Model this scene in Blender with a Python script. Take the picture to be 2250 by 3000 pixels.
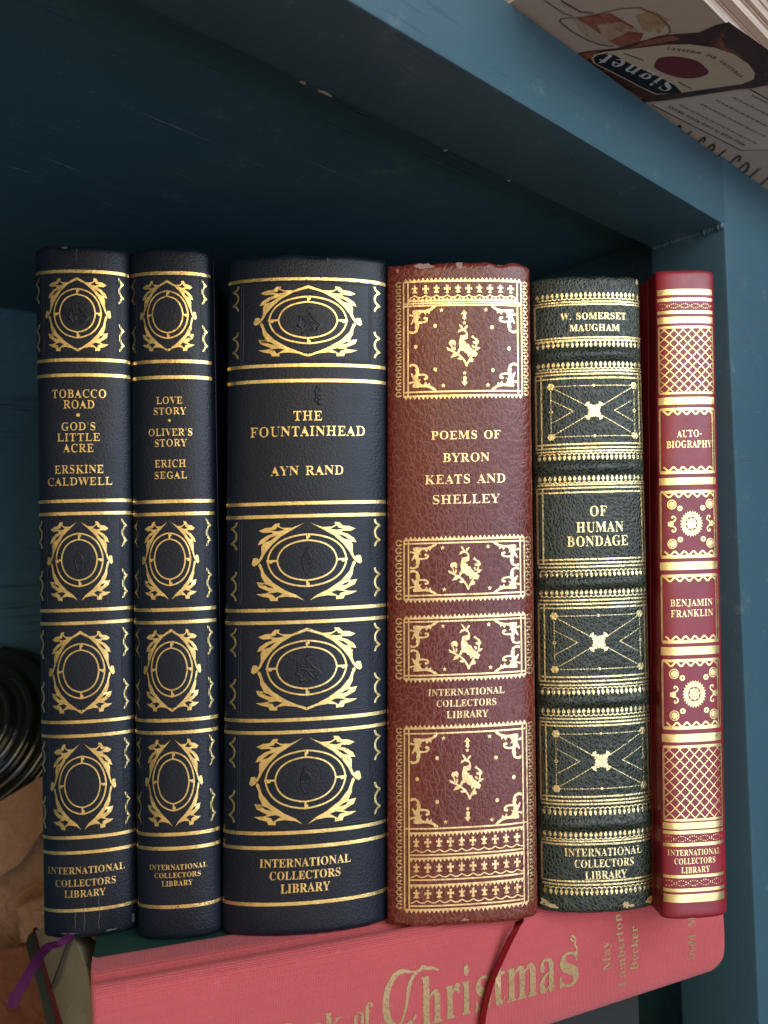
import bpy, bmesh, math, random
from mathutils import Vector, Matrix, noise
from mathutils.geometry import tessellate_polygon

random.seed(7)
SC = bpy.context.scene
COL = SC.collection
for _o in list(bpy.data.objects):
    bpy.data.objects.remove(_o)

# ------------------------------------------------------------------ camera
PITCH, ROLL = math.radians(1.87), math.radians(1.6)
FWD = Vector((0, math.cos(PITCH), math.sin(PITCH)))
_r0, _u0 = Vector((1, 0, 0)), Vector((0, -math.sin(PITCH), math.cos(PITCH)))
RGT = _r0 * math.cos(ROLL) - _u0 * math.sin(ROLL)
UPV = _r0 * math.sin(ROLL) + _u0 * math.cos(ROLL)
cam_d = bpy.data.cameras.new('camera')
cam = bpy.data.objects.new('camera', cam_d)
COL.objects.link(cam)
cam.matrix_world = Matrix((RGT, UPV, -FWD)).transposed().to_4x4()
cam_d.sensor_fit = 'VERTICAL'
cam_d.sensor_height = 24.0
cam_d.sensor_width = 18.0
cam_d.lens = 17.36
cam_d.clip_start = 0.01
cam_d.clip_end = 60.0
cam_d.dof.use_dof = True
cam_d.dof.focus_distance = 0.238
cam_d.dof.aperture_fstop = 8.0
SC.camera = cam

# ------------------------------------------------------------------ world and lamps
world = bpy.data.worlds.new('World')
SC.world = world
world.use_nodes = True
bgn = world.node_tree.nodes['Background']
bgn.inputs['Color'].default_value = (0.95, 0.93, 0.92, 1)
bgn.inputs['Strength'].default_value = 0.035


def area_lamp(name, loc, target, sx, sy, power, col):
    ld = bpy.data.lights.new(name, 'AREA')
    ld.shape = 'RECTANGLE'
    ld.size, ld.size_y = sx, sy
    ld.energy = power
    ld.color = col
    o = bpy.data.objects.new(name, ld)
    COL.objects.link(o)
    o.location = loc
    d = Vector(target) - Vector(loc)
    o.rotation_euler = d.to_track_quat('-Z', 'Y').to_euler()
    return o


# window daylight from the right, lamp light of the room from behind the camera
area_lamp('window_light', (1.12, -0.78, 0.80), (0.03, 0.24, 0.0), 1.35, 0.9, 24, (0.78, 0.89, 1.0))
area_lamp('lower_window_light', (0.90, -1.16, -0.15), (0.03, 0.24, 0.0), 1.15, 1.1, 14.0, (0.60, 0.74, 1.0))
area_lamp('room_light', (-0.25, -1.45, 0.42), (0.0, 0.24, 0.0), 1.9, 1.3, 6.0, (1.0, 0.80, 0.56))
area_lamp('floor_bounce', (0.15, -1.15, -0.85), (0.0, 0.24, 0.0), 1.9, 1.0, 4.2, (1.0, 0.76, 0.52))
area_lamp('ceiling_lamp', (0.22, -0.95, 0.50), (0.0, 0.24, 0.0), 0.35, 0.35, 2.2, (1.0, 0.74, 0.42))

SC.view_settings.view_transform = 'Standard'
SC.view_settings.look = 'None'
SC.view_settings.exposure = 0.0
SC.view_settings.gamma = 1.0
SC.view_settings.use_curve_mapping = False
SC.render.engine = 'CYCLES'
SC.cycles.max_bounces = 8

# ------------------------------------------------------------------ photo measurements to points in space
KF = 1600 * 2250 / 1659


def ray(x, y):
    return FWD + RGT * ((x - 1125) / KF) - UPV * ((y - 1500) / KF)


def on_z(x, y, z):
    d = ray(x, y)
    return d * (z / d.z)


def on_plane(x, y, p0, n):
    d = ray(x, y)
    return d * (p0.dot(n) / d.dot(n))


# ------------------------------------------------------------------ object helpers
def empty(name, loc=(0, 0, 0), rz=0.0):
    o = bpy.data.objects.new(name, None)
    o.empty_display_size = 0.02
    COL.objects.link(o)
    o.location = loc
    o.rotation_euler = (0, 0, rz)
    return o


def tag(o, label=None, cat=None, group=None, kind=None):
    if label:
        o['label'] = label
    if cat:
        o['category'] = cat
    if group:
        o['group'] = group
    if kind:
        o['kind'] = kind
    return o


def mesh_obj(name, bm, mat, parent=None, smooth=False, auto=None):
    me = bpy.data.meshes.new(name)
    bm.normal_update()
    bm.to_mesh(me)
    bm.free()
    if isinstance(mat, (list, tuple)):
        for m in mat:
            me.materials.append(m)
    else:
        me.materials.append(mat)
    if smooth:
        for p in me.polygons:
            p.use_smooth = True
    if auto is not None:
        me.set_sharp_from_angle(angle=math.radians(auto))
    o = bpy.data.objects.new(name, me)
    COL.objects.link(o)
    if parent:
        o.parent = parent
    return o


def add_box(bm, lo, hi, bev=0.0, fn=None, mi=0):
    vs = [bm.verts.new((x, y, z)) for x in (lo[0], hi[0]) for y in (lo[1], hi[1]) for z in (lo[2], hi[2])]
    idx = ((0, 1, 3, 2), (4, 6, 7, 5), (0, 4, 5, 1), (2, 3, 7, 6), (0, 2, 6, 4), (1, 5, 7, 3))
    fs = [bm.faces.new([vs[i] for i in q]) for q in idx]
    for f in fs:
        f.material_index = mi
    if bev:
        es = list({e for f in fs for e in f.edges})
        r = bmesh.ops.bevel(bm, geom=es, offset=bev, segments=2, affect='EDGES', profile=0.6)
        for f in r['faces']:
            f.material_index = mi
            vs += [v for v in f.verts]
    if fn:
        for v in {w for w in vs if w.is_valid}:
            v.co = fn(v.co)
    return fs


# ------------------------------------------------------------------ materials
class NT:
    def __init__(s, name):
        s.m = bpy.data.materials.new(name)
        s.m.use_nodes = True
        s.t = s.m.node_tree
        s.b = s.t.nodes['Principled BSDF']
        s.co = s.t.nodes.new('ShaderNodeTexCoord').outputs['Object']

    def n(s, typ, **kw):
        o = s.t.nodes.new(typ)
        for k, v in kw.items():
            setattr(o, k, v)
        return o

    def lk(s, a, b):
        s.t.links.new(a, b)

    def mapped(s, scale=(1, 1, 1), loc=(0, 0, 0), rot=(0, 0, 0), src=None):
        m = s.n('ShaderNodeMapping')
        m.inputs['Scale'].default_value = scale
        m.inputs['Location'].default_value = loc
        m.inputs['Rotation'].default_value = rot
        s.lk(src or s.co, m.inputs['Vector'])
        return m.outputs['Vector']

    def noise(s, scale, detail=3, rough=.55, vec=None, dist=0.0):
        o = s.n('ShaderNodeTexNoise')
        o.inputs['Scale'].default_value = scale
        o.inputs['Detail'].default_value = detail
        o.inputs['Roughness'].default_value = rough
        o.inputs['Distortion'].default_value = dist
        s.lk(vec or s.co, o.inputs['Vector'])
        return o.outputs['Fac']

    def voro(s, scale, feature='F1', vec=None, rnd=1.0):
        o = s.n('ShaderNodeTexVoronoi')
        o.feature = feature
        o.inputs['Scale'].default_value = scale
        o.inputs['Randomness'].default_value = rnd
        s.lk(vec or s.co, o.inputs['Vector'])
        return o.outputs['Distance']

    def ramp(s, fac, p0, p1, c0=(0, 0, 0, 1), c1=(1, 1, 1, 1)):
        o = s.n('ShaderNodeValToRGB')
        e = o.color_ramp.elements
        e[0].position, e[1].position = p0, p1
        e[0].color, e[1].color = c0, c1
        s.lk(fac, o.inputs['Fac'])
        return o.outputs['Color']

    def math(s, op, a, b=None, c=None):
        o = s.n('ShaderNodeMath', operation=op)
        for i, v in enumerate((a, b, c)):
            if v is None:
                continue
            if isinstance(v, (int, float)):
                o.inputs[i].default_value = v
            else:
                s.lk(v, o.inputs[i])
        return o.outputs[0]

    def mix(s, fac, a, b):
        o = s.n('ShaderNodeMix', data_type='RGBA')
        for sock, v in ((o.inputs[0], fac), (o.inputs[6], a), (o.inputs[7], b)):
            if isinstance(v, (int, float)):
                sock.default_value = v
            elif isinstance(v, tuple):
                sock.default_value = v if len(v) == 4 else (*v, 1)
            else:
                s.lk(v, sock)
        return o.outputs[2]

    def col(s, v):
        if isinstance(v, tuple):
            s.b.inputs['Base Color'].default_value = v if len(v) == 4 else (*v, 1)
        else:
            s.lk(v, s.b.inputs['Base Color'])

    def rough(s, v):
        if isinstance(v, (int, float)):
            s.b.inputs['Roughness'].default_value = v
        else:
            s.lk(v, s.b.inputs['Roughness'])

    def bump(s, h, dist, strength=1.0, prev=None):
        o = s.n('ShaderNodeBump')
        o.inputs['Strength'].default_value = strength
        o.inputs['Distance'].default_value = dist
        s.lk(h, o.inputs['Height'])
        if prev:
            s.lk(prev, o.inputs['Normal'])
        s.lk(o.outputs[0], s.b.inputs['Normal'])
        return o.outputs[0]


def grain_height(t, kind, loc):
    """the leather relief, shared by the hide and by the foil pressed into it"""
    if kind == 'navy':
        v = t.mapped((1, 1, 1), loc)
        a = t.voro(1250, 'F1', v)
        b = t.noise(2600, 2, .6, v)
        return t.math('ADD', t.math('MULTIPLY', a, -.7), t.math('MULTIPLY', b, .8)), .00008
    if kind == 'brown':
        v = t.mapped((1, 1, .72), loc)
        dn_ = t.n('ShaderNodeTexNoise')
        dn_.inputs['Scale'].default_value = 330
        dn_.inputs['Detail'].default_value = 3
        t.lk(v, dn_.inputs['Vector'])
        d = dn_.outputs['Color']
        vv = t.n('ShaderNodeVectorMath', operation='ADD')
        t.lk(v, vv.inputs[0])
        sc = t.n('ShaderNodeVectorMath', operation='SCALE')
        t.lk(d, sc.inputs[0])
        sc.inputs['Scale'].default_value = .0034
        t.lk(sc.outputs[0], vv.inputs[1])
        e = t.voro(560, 'DISTANCE_TO_EDGE', vv.outputs[0])
        h = t.math('MINIMUM', t.math('MULTIPLY', e, 5.0), 1.0)
        return t.math('ADD', h, t.math('MULTIPLY', t.noise(900, 2, .6, v), .35)), .000047
    if kind == 'green':
        v = t.mapped((1, 1, .85), loc)
        e = t.voro(880, 'DISTANCE_TO_EDGE', v)
        h = t.math('MINIMUM', t.math('MULTIPLY', e, 2.4), 1.0)
        return t.math('ADD', h, t.math('MULTIPLY', t.noise(500, 2, .6, v), .5)), .00015
    v = t.mapped((1, 1, 1), loc)
    return t.noise(700, 3, .6, v), .00006


def leather(name, kind, base, vein=None, loc=(0, 0, 0), rough=.42, spec=.5):
    t = NT(name)
    h, dist = grain_height(t, kind, loc)
    big = t.noise(38, 4, .6, t.mapped((1, 1, 1), loc))
    lo = tuple(c * .78 for c in base)
    hi = tuple(min(1, c * 1.22) for c in base)
    c = t.mix(t.ramp(big, .3, .7), lo, hi)
    if vein:
        c = t.mix(t.ramp(h, .25, .62, (1, 1, 1, 1), (0, 0, 0, 1)), c, vein)
    t.col(c)
    t.rough(t.math('ADD', rough - .08, t.math('MULTIPLY', t.noise(160, 3), .2)))
    t.b.inputs['Specular IOR Level'].default_value = spec
    t.bump(h, dist)
    return t.m


def gold(name, kind, under, loc=(0, 0, 0), wear=.36, base=(.93, .68, .27), rough=.30):
    t = NT(name)
    h, dist = grain_height(t, kind, loc)
    n1 = t.noise(1500, 3, .65)
    n2 = t.noise(140, 3, .6)
    w = t.math('ADD', t.math('MULTIPLY', n1, .6), t.math('MULTIPLY', n2, .4))
    keep = t.ramp(w, wear - .03, wear + .03)
    tone = t.mix(t.ramp(t.noise(230, 4, .65), .32, .68), tuple(c * k for c, k in zip(base, (.88, .83, .74))), tuple(min(1, c * 1.12) for c in base))
    t.col(t.mix(keep, under, tone))
    t.lk(t.math('MULTIPLY', keep, .92), t.b.inputs['Metallic'])
    t.rough(t.math('ADD', rough - .1, t.math('MULTIPLY', t.noise(900, 3), .25)))
    wavy = t.bump(t.noise(150, 3, .6), .0006, .4)
    t.bump(h, dist, .55, wavy)
    return t.m


def paint(name, base, rough=.45, grain=.00012, scale=(3, 60, 60), rot=0.0):
    t = NT(name)
    v = t.mapped(scale, (0, 0, 0), (0, 0, -rot))
    v2 = t.n('ShaderNodeMapping')
    g = t.noise(9, 5, .65, v)
    big = t.noise(14, 4, .6)
    c = t.mix(big, tuple(c * .86 for c in base), tuple(c * 1.12 for c in base))
    scuff = t.ramp(t.noise(55, 6, .75), .60, .74)
    c = t.mix(t.math('MULTIPLY', scuff, .28), c, (.30, .34, .36))
    streak = t.ramp(t.noise(5, 6, .8, t.mapped((5, 90, 90), (3, 1, 2))), .64, .72)
    c = t.mix(t.math('MULTIPLY', streak, .45), c, tuple(min(1, x * 2.2 + .03) for x in base))
    dust = t.ramp(t.noise(420, 4, .7), .66, .72)
    c = t.mix(t.math('MULTIPLY', dust, .28), c, (.36, .38, .38))
    t.col(c)
    t.rough(t.math('ADD', rough - .1, t.math('MULTIPLY', t.noise(40, 3), .2)))
    h = t.math('ADD', t.math('MULTIPLY', t.ramp(g, .62, .72), 1.0), t.math('MULTIPLY', t.noise(300, 3), .12))
    t.bump(h, grain)
    return t.m


def plain(name, base, rough=.6, var=.15, nscale=60, bump=None, metal=0.0, spec=.5):
    t = NT(name)
    c = t.mix(t.noise(nscale, 4, .6), tuple(c * (1 - var) for c in base), tuple(min(1, c * (1 + var)) for c in base))
    t.col(c)
    t.rough(rough)
    t.b.inputs['Metallic'].default_value = metal
    t.b.inputs['Specular IOR Level'].default_value = spec
    if bump:
        t.bump(t.noise(bump[0], 4, .6), bump[1])
    return t.m


def cloth(name, base, yaw=0.0, scale=628 * 6.28, rough=.75):
    t = NT(name)
    v = t.mapped((1, 1, 1))
    w = []
    for d in ('X', 'Z'):
        o = t.n('ShaderNodeTexWave', wave_type='BANDS', bands_direction=d)
        o.inputs['Scale'].default_value = scale / 6.28 * (1.0 if d == 'X' else 1.25)
        o.inputs['Distortion'].default_value = 1.5
        o.inputs['Detail'].default_value = 1
        o.inputs['Detail Scale'].default_value = 2
        t.lk(v, o.inputs['Vector'])
        w.append(o.outputs['Fac'])
    wy = t.n('ShaderNodeTexWave', wave_type='BANDS', bands_direction='Y')
    wy.inputs['Scale'].default_value = scale / 6.28 * 1.25
    wy.inputs['Distortion'].default_value = 1.5
    t.lk(v, wy.inputs['Vector'])
    h = t.math('ADD', t.math('ADD', w[0], w[1]), t.math('MULTIPLY', wy.outputs['Fac'], .6))
    h = t.math('ADD', h, t.math('MULTIPLY', t.noise(700, 3), 1.0))
    c = t.mix(t.noise(30, 4, .6), tuple(c * .88 for c in base), tuple(min(1, c * 1.10) for c in base))
    c = t.mix(t.ramp(h, .5, 2.2), tuple(x * .62 for x in base), c)
    c = t.mix(t.math('MULTIPLY', t.ramp(t.noise(240, 3, .7), .62, .78), .10), c, (.75, .45, .45))
    t.col(c)
    t.rough(rough)
    t.b.inputs['Specular IOR Level'].default_value = .25
    t.b.inputs['Sheen Weight'].default_value = .15
    t.bump(h, .00009)
    return t.m


def paper_edges(name, base, scale=2600, axis='X', dark=.55):
    t = NT(name)
    sc = {'X': (1, .02, .02), 'Y': (.02, 1, .02), 'Z': (.02, .02, 1)}[axis]
    n = t.noise(scale, 3, .7, t.mapped(sc))
    c = t.mix(t.ramp(n, .35, .62), tuple(c * dark for c in base), base)
    c = t.mix(t.math('MULTIPLY', t.noise(40, 3), .4), c, tuple(x * .75 for x in base))
    t.col(c)
    t.rough(.8)
    t.bump(n, .0002)
    return t.m


TEAL = (.046, .106, .134)
M_PAINT = paint('blue_paint', TEAL)
M_PAINT_IN = paint('blue_paint_inside', (.040, .108, .140), .5, .0006, (2.5, 70, 70))

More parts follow.
